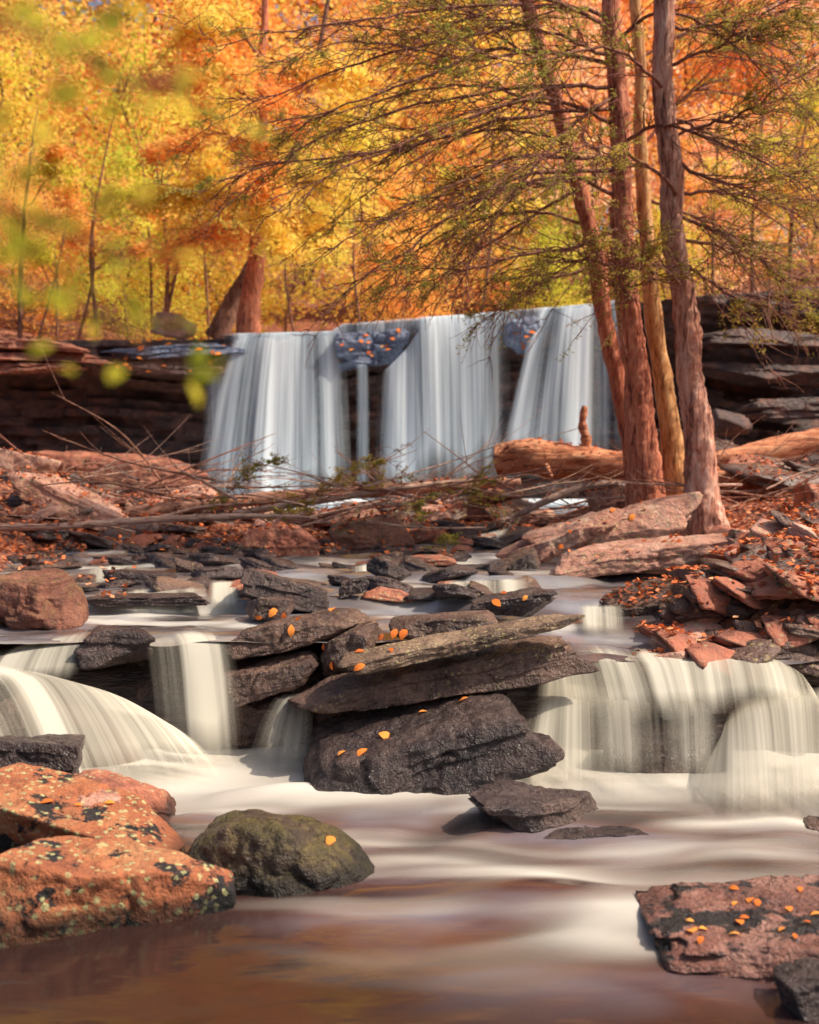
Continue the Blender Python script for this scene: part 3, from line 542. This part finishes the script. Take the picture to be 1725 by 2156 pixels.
for ri, (Y0, n, s0) in enumerate(rows):
    for i in range(n):
        Y = Y0+rng.uniform(-1, 1)*(1+ri*.6); fx = (i+.5)/n*2-1+rng.uniform(-.08, .08); x = fx*Y*.43
        if fx < -.5: ch = ['llim', 'lyel', 'lora', 'lora', 'llim', 'lyel']
        elif fx < .3: ch = ['lora', 'lora', 'lpin', 'lora', 'lyel', 'lora']
        else: ch = ['lpin', 'lora', 'lpin', 'lyel', 'lora', 'lpin']
        if ri < 2: ch = ['llim', 'lyel', 'lgrn', 'lyel', 'lora'] if fx < .4 else ['lyel', 'lpin', 'llim', 'lgrn']
        if ri == 0 and abs(fx+.28) < .14: continue
        put_tree(rng.randint(5), x, Y, float(gz([x], [Y])[0]), rng.uniform(.85, 1.15)*s0, rng.uniform(0, 6.28), ch[rng.randint(len(ch))])
def trunk_thing(label, pts, wid, mat, cat='tree', name='tree', n=26, k=10, flare=0, group=None, seed=0, rg=0.):
    Q = spline(np.array([P(*p) for p in pts]), n); Yv = Q[:, 1]; w = np.interp(np.linspace(0, 1, n), np.linspace(0, 1, len(wid)), wid)/FP*Yv/2
    if flare: w = w*(1+flare*np.exp(-np.linspace(0, 1, n)*28))
    if rg: Q[:, 0] += fbm(c3(Q[:, 2]*.8, 0*w+seed), 2, seed+80)*.10
    V, F = tube(Q, w, k); ax = np.repeat(Q, k, 0); dr = V-ax
    V = ax+dr*(1+.28*fbm(c3(V[:, 0]*9, V[:, 1]*9, V[:, 2]*3), 3, 60+seed)+rg*(np.abs(fbm(c3(V[:, 0]*30, V[:, 1]*30, V[:, 2]*7), 3, 90+seed))-.15))[:, None]
    e = empty(name, Q[0]); tag(e, label, cat, group); mk('trunk', V, F, M[mat], e); return e, Q, w
def limb_mesh(pts, r0, rng, nsec=12, seclen=.9, need=.5, rr=1.):
    A = Acc(); N = []; S = spline(pts, 26); S += np.cumsum(rng.normal(size=S.shape)*.012, 0)
    A.add(*tube(S, np.linspace(r0, r0*.15, 26), 6))
    for i in range(nsec):
        s = .12+.86*(i+rng.uniform(0, .9))/nsec; k = min(24, int(s*25)); d = S[k+1]-S[k-1]; d /= np.linalg.norm(d); side = np.cross(d, [0, 0, 1.]); side /= np.linalg.norm(side)+1e-6
        sg = 1 if (i+rng.randint(2)) % 2 else -1; l = seclen*(1.15-s*.7)*rng.uniform(.5, 1.2)
        dd = d*rng.uniform(.6, 1.3)+side*sg*rng.uniform(.2, .8)+np.array([0, 0, rng.normal()*.3]); dd /= np.linalg.norm(dd)
        T = S[k]+dd*l*np.linspace(0, 1, 9)[:, None]+np.array([0, 0, -1.])*(np.linspace(0, 1, 9)[:, None]**2)*l*rng.uniform(-.15, .3)
        T += np.cumsum(rng.normal(size=T.shape)*.012, 0); T[0] = S[k]
        A.add(*tube(T, np.linspace(r0*.38*(1-s*.5), .0026*rr, 9), 4)); nd = rng.uniform() < need
        for q in range(rng.randint(5, 10)):
            m = rng.randint(1, 8); l2 = l*rng.uniform(.2, .55); e = dd*.7+rng.normal(size=3)*.5+np.array([0, 0, -.05]); e /= np.linalg.norm(e)
            U = T[m]+e*l2*np.linspace(0, 1, 5)[:, None]+np.cumsum(rng.normal(size=(5, 3))*.01, 0); U[0] = T[m]
            A.add(*tube(U, np.linspace(.0042, .0018, 5)*rr, 3))
            if nd: N.append((U, e))
    return A, N, S
def needles(N, rng, per=40, sz=.035, sp=.02):
    pc = []; rn = []
    for U, e in N:
        t = rng.uniform(.1, 1.05, per); k = np.clip((t*4).astype(int), 0, 3); p = U[k]+(U[k+1]-U[k])*(t*4-k)[:, None]
        pc.append(p+rng.normal(size=p.shape)*np.array([sp, sp, sp*.5])); rn.append(np.clip(rng.uniform(0, 1)*.6+rng.uniform(0, .4, per), 0, 1))
    return leafquads(np.concatenate(pc), sz, rng, .6, np.concatenate(rn), .3)
def limb(tree, pts, r0=.022, need=.45, nsec=18, sl=1.0, per=34, sz=.035, sp=.02, rr=1., nm='need'):
    A, N, S = limb_mesh([P(*p) for p in pts], r0, rng, nsec, sl, need, rr); V, F = A.out(); mk('limb', V, F, M['twig'], tree)
    if N:
        V, F, r = needles(N, rng, per, sz, sp); mk('foliage', V, F, M[nm], tree, False, attrs={'rnd': r})
rng = np.random.RandomState(12)
lt, _, _ = trunk_thing('thick reddish trunk standing on the ledge left of the falls', [(522, 725, 19), (530, 620, 19), (538, 520, 19), (545, 400, 19), (552, 200, 19), (560, -60, 19)], [52, 44, 34, 26, 18, 12], 'bark', 'tree', 'tree', 60, 14, rg=.3)
for p in [[(545, 440, 19), (450, 400, 18.6), (300, 420, 18.2)], [(545, 420, 19), (650, 380, 18.6), (780, 430, 18.2)], [(548, 330, 19), (450, 290, 18.4), (300, 330, 18)], [(550, 320, 19), (660, 270, 18.5), (790, 300, 18)], [(552, 220, 19), (450, 160, 18.5), (330, 190, 18)], [(552, 200, 19), (650, 150, 18.5), (760, 170, 18)], [(553, 120, 19), (480, 50, 18.5), (380, 60, 18)], [(542, 480, 19), (460, 480, 18.5), (380, 520, 18.2)], [(545, 470, 19), (620, 470, 18.4), (690, 520, 18)], [(548, 380, 19), (560, 420, 17.8), (590, 500, 17.4)], [(548, 300, 19), (545, 330, 17.8), (530, 400, 17.2)], [(552, 180, 19), (555, 190, 17.8), (570, 260, 17.2)]]:
    limb(lt, p, .03, .85, 15, 1.1, 26, .12, .11, 1.6, ['lora', 'lora', 'lyel'][rng.randint(3)])
trunk_thing('dark leaning trunk crossing behind the thick ledge trunk', [(455, 715, 19.6), (500, 620, 19.6), (545, 530, 19.6), (590, 400, 20), (650, 200, 20), (700, -40, 20)], [46, 40, 32, 22, 12, 8], 'barkd', 'tree', 'tree', 60, 12, rg=.3)
sap = [((348, 670), (338, 420), 21, 10), ((345, 665), (400, 440), 21, 9), ((320, 670), (305, 400), 22, 8), ((205, 680), (215, 360), 20, 9), ((42, 690), (62, 350), 20, 11), ((120, 690), (95, 430), 23, 7), ((1585, 640), (1600, 300), 20, 9), ((1660, 600), (1690, 300), 20, 10), ((165, 690), (195, 480), 20.5, 7), ((620, 690), (610, 460), 21.5, 6), ((760, 680), (745, 450), 21.5, 6), ((1010, 665), (1035, 380), 22, 7), ((1500, 630), (1510, 330), 21, 8), ((440, 690), (425, 480), 22, 7), ((80, 690), (130, 520), 21, 6)]
for j, (a_, b_, Y, w) in enumerate(sap):
    bend = rng.uniform(-22, 22)
    e, _, _ = trunk_thing('slim bare sapling in the woods behind the ledge', [(a_[0], a_[1]+25, Y), ((a_[0]+b_[0])/2+bend, (a_[1]+b_[1])/2, Y), (b_[0], b_[1], Y), (b_[0]*1.5-a_[0]*.5-bend, b_[1]-120, Y)], [w, w*.8, w*.5, w*.25], 'barkd', group='slim saplings behind the ledge', seed=j, k=6)
    for q in range(3):
        t_ = rng.uniform(.4, .95); bx = a_[0]+(b_[0]-a_[0])*t_; by = a_[1]+(b_[1]-a_[1])*t_; dx = rng.choice([-1, 1])*rng.uniform(60, 130)
        limb(e, [(bx, by, Y), (bx+dx*.5, by-rng.uniform(20, 60), Y-.3), (bx+dx, by-rng.uniform(10, 90), Y-.6)], .014, .6, 7, .6, 16, .11, .1, 1.5, ['llim', 'lyel', 'lora'][rng.randint(3)])
# ---------------------------------------------------------------- right-hand hemlocks
rng = np.random.RandomState(9)
t1, q1, _ = trunk_thing('slender reddish trunk leaning left behind the main trunk', [(1345, 1010, 10.8), (1325, 900, 10.8), (1285, 700, 10.8), (1228, 480, 10.7), (1185, 280, 10.6), (1130, 80, 10.5), (1060, -150, 10.4)], [40, 36, 36, 34, 32, 28, 24], 'bark', 'tree', 'hemlock_tree', 200, 24, .2, seed=1, rg=.35)
t2, q2, _ = trunk_thing('main red-barked trunk rising from the flat rocks', [(1360, 1085, 10.3), (1352, 950, 10.3), (1335, 800, 10.3), (1312, 600, 10.3), (1300, 350, 10.3), (1285, 100, 10.3), (1272, -220, 10.3)], [78, 66, 56, 48, 44, 40, 34], 'bark', 'tree', 'hemlock_tree', 220, 28, .4, seed=2, rg=.35)
t3, q3, _ = trunk_thing('yellowish birch trunk just right of the main trunk', [(1425, 1060, 10.8), (1405, 900, 10.8), (1385, 760, 10.8), (1360, 600, 10.8), (1345, 400, 10.8), (1350, 150, 10.8), (1340, -200, 10.8)], [50, 44, 38, 34, 30, 26, 22], 'barky', 'birch', 'birch_tree', 200, 22, .3, seed=3, rg=.2)
t4, q4, _ = trunk_thing('grey flaky-barked trunk, rightmost of the four', [(1492, 1125, 9.9), (1478, 950, 9.9), (1460, 780, 9.9), (1442, 600, 9.9), (1425, 400, 9.9), (1408, 180, 9.9), (1395, -200, 9.9)], [74, 62, 54, 48, 46, 44, 40], 'barkg', 'tree', 'hemlock_tree', 240, 28, .35, seed=4, rg=.4)
L2 = [[(1290, 180, 10.3), (1150, 190, 9.9), (930, 255, 9.4), (640, 330, 9)], [(1295, 120, 10.3), (1130, 60, 9.9), (900, 20, 9.5)], [(1300, 270, 10.3), (1130, 215, 9.7), (880, 280, 9.2), (560, 420, 8.8)],
      [(1300, 330, 10.3), (1100, 330, 9.8), (900, 420, 9.4), (700, 540, 9.1)], [(1305, 420, 10.3), (1180, 380, 9.8), (1000, 460, 9.3), (880, 600, 9)], [(1310, 480, 10.3), (1150, 520, 9.8), (960, 560, 9.6), (760, 560, 9.4)],
      [(1285, 60, 10.3), (1100, -20, 9.6), (900, -80, 9)], [(1312, 560, 10.3), (1180, 560, 9.9), (1050, 620, 9.6)], [(1290, 140, 10.3), (1050, 100, 9.8), (780, 190, 9.3), (500, 260, 9)], [(1300, 230, 10.3), (1080, 250, 9.9), (820, 310, 9.7), (580, 330, 9.5), (400, 390, 9.4)],
      [(1315, 640, 10.3), (1340, 600, 9.9), (1380, 520, 9.6)], [(1300, 300, 10.3), (1420, 260, 9.8), (1600, 330, 9.4), (1760, 420, 9)], [(1300, 360, 10.3), (1060, 380, 9.6), (820, 520, 9.2), (620, 640, 9)], [(1295, 200, 10.3), (1180, 300, 9.8), (1050, 480, 9.4), (960, 660, 9.2)], [(1290, 90, 10.3), (1400, 20, 10), (1560, 100, 9.7), (1720, 260, 9.5)], [(1285, 40, 10.3), (1050, 30, 9.8), (740, 60, 9.3), (400, 130, 9)]]
for p in L2: limb(t2, p, .021, .24)
L1 = [[(1190, 300, 10.6), (1050, 280, 10.4), (860, 360, 10.2), (600, 560, 10)], [(1225, 470, 10.7), (1080, 440, 10.4), (900, 520, 10.1), (700, 660, 9.9)], [(1150, 140, 10.5), (980, 40, 10.2), (760, -40, 10)], [(1140, 110, 10.5), (980, 130, 10.2), (760, 80, 10), (560, 120, 9.8)],
      [(1205, 380, 10.6), (1010, 390, 10.2), (760, 470, 10)], [(1100, -20, 10.5), (900, 60, 10.1), (650, 60, 9.9)], [(1245, 560, 10.7), (1120, 600, 10.4), (1000, 680, 10.2)], [(1170, 220, 10.5), (960, 180, 10.9), (700, 230, 11.2), (450, 300, 11.4)], [(1210, 400, 10.6), (1000, 520, 10.9), (860, 640, 11)], [(1120, 50, 10.5), (880, 100, 10.2), (600, 200, 10), (350, 330, 9.8)], [(1160, 180, 10.5), (900, 230, 10.2), (620, 330, 10), (420, 480, 9.8)]]
for p in L1: limb(t1, p, .017, .24)
L4 = [[(1415, 280, 9.9), (1550, 220, 9.6), (1730, 120, 9.3)], [(1420, 350, 9.9), (1560, 380, 9.6), (1760, 340, 9.3)], [(1430, 450, 9.9), (1560, 500, 9.6), (1740, 640, 9.3)], [(1440, 560, 9.9), (1560, 620, 9.7), (1720, 690, 9.5)], [(1405, 150, 9.9), (1530, 80, 9.6), (1700, -20, 9.3)],
      [(1410, 200, 9.9), (1280, 120, 9.3), (1080, 130, 8.8), (880, 90, 8.4)], [(1425, 420, 9.9), (1320, 330, 9.2), (1180, 330, 8.7), (1020, 400, 8.3)], [(1445, 610, 9.9), (1380, 560, 9.5), (1290, 540, 9.1)], [(1400, 50, 9.9), (1560, 30, 9.6), (1740, 40, 9.3)], [(1425, 400, 9.9), (1600, 420, 10.2), (1760, 520, 10.5)], [(1435, 500, 9.9), (1600, 540, 10.2), (1760, 600, 10.5)], [(1412, 240, 9.9), (1580, 300, 10.2), (1760, 260, 10.5)]]
for p in L4: limb(t4, p, .018, .42)
for p in [[(1350, 300, 10.8), (1500, 180, 11), (1720, 240, 11.2)], [(1345, 400, 10.8), (1520, 470, 11), (1700, 560, 11.2)], [(1350, 120, 10.8), (1520, 40, 11), (1700, 150, 11.2)]]: limb(t3, p, .016, .3)
# ---------------------------------------------------------------- near leafy branch, upper left
def ovals(Cn, D, Nn, L, rnd):
    Vs = []; Qd = []; Tr = []; k = 0; prof = [(-.5, 0), (-.25, .2), (.05, .27), (.3, .17), (.5, 0), (.3, -.17), (.05, -.27), (-.25, -.2)]
    for c, d, n, l in zip(Cn, D, Nn, L):
        d = d/np.linalg.norm(d); s = np.cross(n, d); s /= np.linalg.norm(s)+1e-9; n2 = np.cross(d, s)
        Vs.append(np.array([c+d*a_*l+s*b_*l*1.1+n2*(abs(b_)*.35*l-.25*l*a_*a_) for a_, b_ in prof]))
        Qd += [[k+1, k+2, k+6, k+7], [k+2, k+3, k+5, k+6]]; Tr += [[k, k+1, k+7], [k+3, k+4, k+5]]; k += 8
    return np.concatenate(Vs), [np.array(Qd), np.array(Tr)], np.repeat(rnd, 8)
def near_branch(label, pts, n, seed, spread=.07, sz=.04):
    r = np.random.RandomState(seed); S = spline([P(*p) for p in pts], 30); e = empty('leafy_branch', S[0]); tag(e, label, 'branch')
    A = Acc(); A.add(*tube(S, np.linspace(.002, .0006, 30), 5)); Cn = []; D = []; Nn = []
    for i in range(n):
        k = r.randint(3, 29); o = r.normal(size=3)*spread*np.array([1, .8, .6]); c = S[k]+o; A.add(*tube(np.array([S[k], S[k]+o*.5+[0, 0, .01], c]), [.0007, .0006, .0005], 3))
        Cn.append(c); D.append(o+r.normal(size=3)*.03); Nn.append(np.array([r.normal()*.5, -.3+r.normal()*.5, 1.]))
    V, F = A.out(); mk('twig', V, F, M['twig'], e); V, F, rn = ovals(Cn, D, Nn, r.uniform(.7, 1.2, n)*sz, r.uniform(0, 1, n)); mk('foliage', V, F, M['near'], e, True, attrs={'rnd': rn})
near_branch('blurred lime-leaved branch hanging close at the top left', [(-250, -80, .75), (20, 60, .8), (180, 130, .83), (300, 240, .85)], 60, 1, .055, .028)
near_branch('blurred lime-leaved branch at the left edge mid-height', [(-250, 380, .75), (0, 440, .8), (180, 500, .83), (300, 560, .85)], 44, 2, .05, .026)
near_branch('drooping blurred branch in front of the left ledge', [(-200, 560, .85), (60, 600, .9), (250, 690, .95), (350, 800, .95)], 34, 3, .035, .026)
# ---------------------------------------------------------------- logs, sticks
def log(label, pts, wid, mat, name='log', cat='log', k=14, n=40, seed=0, stubs=(), group=None):
    Q = spline(np.array([P(*p) for p in pts]), n); w = np.interp(np.linspace(0, 1, n), np.linspace(0, 1, len(wid)), wid)/FP*Q[:, 1]/2; w[0] *= .02; w[-1] *= .02
    Q[0] = Q[1]+(Q[0]-Q[1])*.02; Q[-1] = Q[-2]+(Q[-1]-Q[-2])*.02
    V, F = tube(Q, w, k); ax = np.repeat(Q, k, 0); V = ax+(V-ax)*(1+.4*fbm(c3(V[:, 0]*1.2, V[:, 1]*12, V[:, 2]*12), 4, 70+seed))[:, None]
    A = Acc(); A.add(V, F)
    for sp, sw in stubs:
        Qs = spline(np.array([P(*p) for p in sp]), 12); ws = np.linspace(sw[0], sw[1], 12)/FP*Qs[:, 1]/2; A.add(*tube(Qs, ws*(1+.2*np.sin(np.arange(12)*2.1)), 8))
    V, F = A.out(); COLL.append((V, F)); return tag(mk(name, V, F, M[mat]), label, cat, group)
log('thick weathered red log with an upright broken stub', [(1042, 966, 12.), (1120, 962, 11.9), (1250, 976, 11.8), (1400, 1000, 11.6), (1560, 1022, 11.4), (1710, 1055, 11.2)], [64, 76, 72, 68, 66, 50], 'log', k=26, n=110, stubs=[([(1232, 956, 11.8), (1234, 925, 11.8), (1226, 895, 11.8), (1231, 855, 11.8)], (26, 13)), ([(1150, 980, 11.7), (1165, 1005, 11.4), (1190, 965, 11.3)], (12, 4)), ([(1330, 985, 11.6), (1350, 960, 11.4), (1390, 950, 11.3)], (14, 5))])
log('splintered orange log slanting up under the right cliff', [(1400, 1005, 12.4), (1560, 965, 12.5), (1780, 915, 12.6)], [44, 56, 46], 'log', k=20, n=70, seed=3)
log('long brown fallen trunk lying across the debris bar', [(245, 1085, 11.2), (420, 1062, 11.5), (640, 1043, 11.9), (860, 1028, 12.2), (1120, 1014, 12.6)], [28, 30, 28, 24, 16], 'logd', 'fallen_branch', 'fallen branch', seed=4)
log('pale forked stick lying low across the left bank', [(-30, 1112, 10.), (150, 1106, 10.), (320, 1094, 10.1), (560, 1086, 10.2), (680, 1092, 10.3)], [18, 17, 15, 11, 5], 'stick', 'fallen_branch', 'fallen branch', 8, seed=5, stubs=[([(320, 1094, 10.1), (420, 1068, 10.2), (540, 1058, 10.3)], (8, 3))])
log('pale plank-like branch pointing at the slab on the left bank', [(170, 1030, 12.), (260, 1065, 11.6), (330, 1110, 11.)], [18, 22, 12], 'stick', 'fallen_branch', 'fallen branch', 8, seed=6)
log('pale long branch slanting over the middle of the driftwood', [(380, 1100, 10.8), (620, 1062, 11), (900, 1020, 11.2), (1040, 1008, 11.3)], [10, 14, 12, 5], 'stick', 'fallen_branch', 'fallen branch', 8, seed=8)
log('grey root snag leaning beside the main trunk', [(1090, 1085, 11), (1150, 1055, 10.8), (1230, 1025, 10.8), (1310, 1020, 10.7)], [12, 16, 16, 9], 'stick', 'fallen_branch', 'fallen branch', 8, seed=7)
rng = np.random.RandomState(31)
for q in range(170):
    px = rng.uniform(60, 1330) if q < 130 else rng.uniform(1400, 1720); py = rng.uniform(1005, 1135); Y = rng.uniform(10.2, 12.8); l = rng.uniform(80, 340); th = rng.normal()*.3
    a_ = P(px, py, Y); a_[2] = max(a_[2], float(gz([a_[0]], [Y])[0])+.03)
    d = np.array([math.cos(th)*rng.choice([-1, 1]), rng.normal()*.4, abs(math.sin(th))*rng.choice([1, 1, .3])+.03])*l/FP*Y
    S = spline([a_, a_+d*.5+rng.normal(size=3)*.06, a_+d], 12); r0 = rng.uniform(.006, .018); A = Acc(); A.add(*tube(S, np.linspace(r0, .003, 12), 5))
    for w in range(rng.randint(2, 7)):
        k = rng.randint(3, 11); e = d*rng.uniform(.15, .4)+rng.normal(size=3)*.12; e[2] = abs(e[2]); A.add(*tube(spline([S[k], S[k]+e*.5, S[k]+e+[0, 0, .03]], 5), np.linspace(r0*.4, .002, 5), 3))
    V, F = A.out(); tag(mk('fallen_stick', V, F, M[['twig', 'stick', 'logd'][q % 3]]), 'thin bare stick tangled in the driftwood below the falls', 'stick', 'thin sticks in the driftwood')
for lab, pts in [('green hemlock spray arching over the driftwood centre-left', [(400, 1095, 10.9), (520, 1010, 10.9), (640, 960, 10.8)]), ('green hemlock spray lying over the fallen trunk', [(560, 1060, 11.3), (700, 1030, 11.2), (860, 1010, 11)]), ('hemlock spray drooping over the brown boulder', [(760, 1050, 11), (860, 1070, 10.6), (930, 1120, 10.2)]),
                 ('hemlock spray hanging beside the red-brown block boulder', [(700, 1040, 11), (640, 1060, 10.8), (560, 1080, 10.5)]), ('russet-tipped hemlock spray beside the log end', [(900, 1060, 11.2), (980, 1030, 11), (1080, 1015, 10.9)]), ('thin green spray rising above the fallen trunk centre', [(650, 1060, 11.2), (760, 990, 11), (850, 955, 10.9)])]:
    A, N, S = limb_mesh([P(*p) for p in pts], .007, rng, 10, .4, .7); V, F = A.out(); e = empty('hemlock_spray', S[0]); tag(e, lab, 'branch'); mk('twig', V, F, M['twig'], e); V, F, r = needles(N, rng, 24, .04, .018); mk('foliage', V, F, M['need'], e, False, attrs={'rnd': r})
# ---------------------------------------------------------------- BVH and leaves
vs = []; fs = []; off = 0
for V, F in COLL+[(GV, GF)]:
    vs.append(V); fs += (F+off).tolist(); off += len(V)
bvh = BVHTree.FromPolygons(np.concatenate(vs).tolist(), fs)
cam0 = Vector((0, 0, CH))
def hit_px(px, py):
    p = P(px, py, 1.); d = (Vector(p)-cam0).normalized(); return bvh.ray_cast(cam0, d)[:2]
def hit_down(x, y): return bvh.ray_cast(Vector((x, y, 6 if y < 17 else 12)), Vector((0, 0, -1)))[:2]
rng = np.random.RandomState(55)
def one_leaf(p, n, sz, label, group):
    n = np.array(n); n[2] = abs(n[2]); n = n+rng.normal(size=3)*.15; n /= np.linalg.norm(n); d = rng.normal(size=3); d -= d.dot(n)*n; p = np.array(p)+n*.006
    V, F, r = ovals([p], [d], [n], [sz], np.array([rng.uniform(0, 1)])); o = mk('fallen_leaf', V, F, M['fall'], attrs={'rnd': r}); tag(o, label, 'leaf', group)
rl = [(rng.uniform(1450, 1722), rng.uniform(1870, 1985)) for q in range(18)]
for pts, sz, lab in [([(640, 1712)], .09, 'large orange leaf on top of the mossy dome boulder'), ([(695, 1772)], .06, 'single orange leaf on the side of the mossy dome boulder'), ([(165, 1697), (230, 1692), (100, 1690)], .06, 'orange leaf on the rocks behind the lichen boulder'),
                     ([(812, 1552), (763, 1585), (720, 1587), (975, 1475), (890, 1500)], .08, 'orange leaf stuck to the wet sloping slab'), ([(630, 1303), (612, 1328), (598, 1300), (683, 1362), (575, 1290), (545, 1300), (700, 1285)], .085, 'orange leaf on the upper left slabs of the central pile'),
                     ([(757, 1373), (824, 1370), (830, 1335), (850, 1336), (765, 1278), (800, 1340), (700, 1400), (757, 1405), (845, 1285)], .075, 'orange leaf on the middle stones of the central pile'), ([(1045, 1270), (1060, 1250), (1105, 1260)], .08, 'orange leaf on the dark cracked rock'),
                     (rl, .05, 'orange leaf on the low ledge at the right edge'), ([(1200, 1120), (1330, 1090), (1290, 1075), (1400, 1140), (1180, 1150)], .08, 'orange leaf on the pale slabs below the trunks')]:
    for (x, y) in pts:
        h = hit_px(x, y)
        if h[0] and h[0].y < 11 and h[0].z > .02: one_leaf(h[0], h[1], sz*rng.uniform(.55, 1.1), lab, lab+' group' if len(pts) > 1 else None)
for q in range(34):
    h = hit_px(rng.uniform(215, 500), rng.uniform(715, 790))
    if h[0] and h[0].y > 14: one_leaf(h[0], (0, -.6, .8), .13, 'orange leaf stuck to the wet ledge left of the falls', 'leaves on the wet ledge')
for q in range(22):
    h = hit_px(rng.choice([rng.uniform(715, 860), rng.uniform(1055, 1135)]), rng.uniform(670, 750))
    if h[0] and h[0].y > 14: one_leaf(h[0], (0, -.6, .8), .12, 'orange leaf stuck to the wet sky-tinted rocks at the lip of the falls', 'leaves on the blue lip rocks')
def scatter(label, n, samp, sz, zoff=.01, thr=(.2, .7)):
    Cn = []
    for q in range(n):
        x, y = samp()
        if vn(c3([x*1.6], [y*1.6]), 99)[0] < rng.uniform(*thr): continue
        if 7.9 < y < 9.9 and .8 < x < 2.75 and rng.uniform() < .93: continue
        h = hit_down(x, y)
        if h[0] is not None and (h[1].z > .3): Cn.append((h[0].x, h[0].y, h[0].z+zoff+rng.uniform(0, .015)))
    V, F, r = leafquads(np.array(Cn), sz, rng, .72, None, .6); o = mk('leaf_litter', V, F, M['litt'], smooth=False, loc=np.zeros(3), attrs={'rnd': r}); tag(o, label, 'leaves', None, 'stuff')
def s_right():
    Y = rng.uniform(6.2, 12); return rng.uniform(1.2, .45*Y), Y
def s_mid():
    Y = rng.uniform(9.3, 13.6); return rng.uniform(-.42*Y, 1.3), Y
def s_left():
    Y = rng.uniform(7, 12); return rng.uniform(-.45*Y, -.25*Y), Y
def s_top():
    Y = rng.uniform(17.8, 24); return rng.choice([-1, 1])*rng.uniform(3.2, 9), Y
scatter('orange and brown leaf litter covering the right bank', 9000, s_right, .05, .01, (.15, .75))
scatter('fallen leaves caught among the driftwood bar', 8000, s_mid, .055)
scatter('fallen leaves on the left bank of the stream', 3000, s_left, .055)
scatter('fallen leaves on top of the ledge', 7000, s_top, .1)
# ---------------------------------------------------------------- light, camera
SD = Vector((.62, -.07, .77)).normalized()
s = bpy.data.lights.new('sun', 'SUN'); s.energy = 5.; s.angle = math.radians(.5); s.color = (1., .86, .70)
so = bpy.data.objects.new('sun', s); C.objects.link(so); so.rotation_euler = SD.to_track_quat('Z', 'Y').to_euler(); so.location = (8, 0, 15)
w = bpy.data.worlds.new('World'); bpy.context.scene.world = w; w.use_nodes = True; nt = w.node_tree
sk = nt.nodes.new('ShaderNodeTexSky'); sk.sky_type = 'NISHITA'; sk.sun_disc = False; sk.sun_elevation = math.asin(SD.z); sk.sun_rotation = math.atan2(SD.x, SD.y); sk.dust_density = 6
bg = nt.nodes['Background']; nt.links.new(sk.outputs[0], bg.inputs[0]); bg.inputs[1].default_value = .15
cd = bpy.data.cameras.new('camera'); co = bpy.data.objects.new('camera', cd); C.objects.link(co); co.location = (0, 0, CH); co.rotation_euler = (math.pi/2, 0, 0)
cd.sensor_width = 36; cd.lens = 36*FP/2156; cd.shift_y = -(1078-HY)/2156; cd.clip_end = 1000; cd.clip_start = .05
cd.dof.use_dof = True; cd.dof.focus_distance = 5.8; cd.dof.aperture_fstop = 2.1
bpy.context.scene.camera = co
bpy.context.scene.view_settings.view_transform = 'Standard'; bpy.context.scene.view_settings.look = 'None'
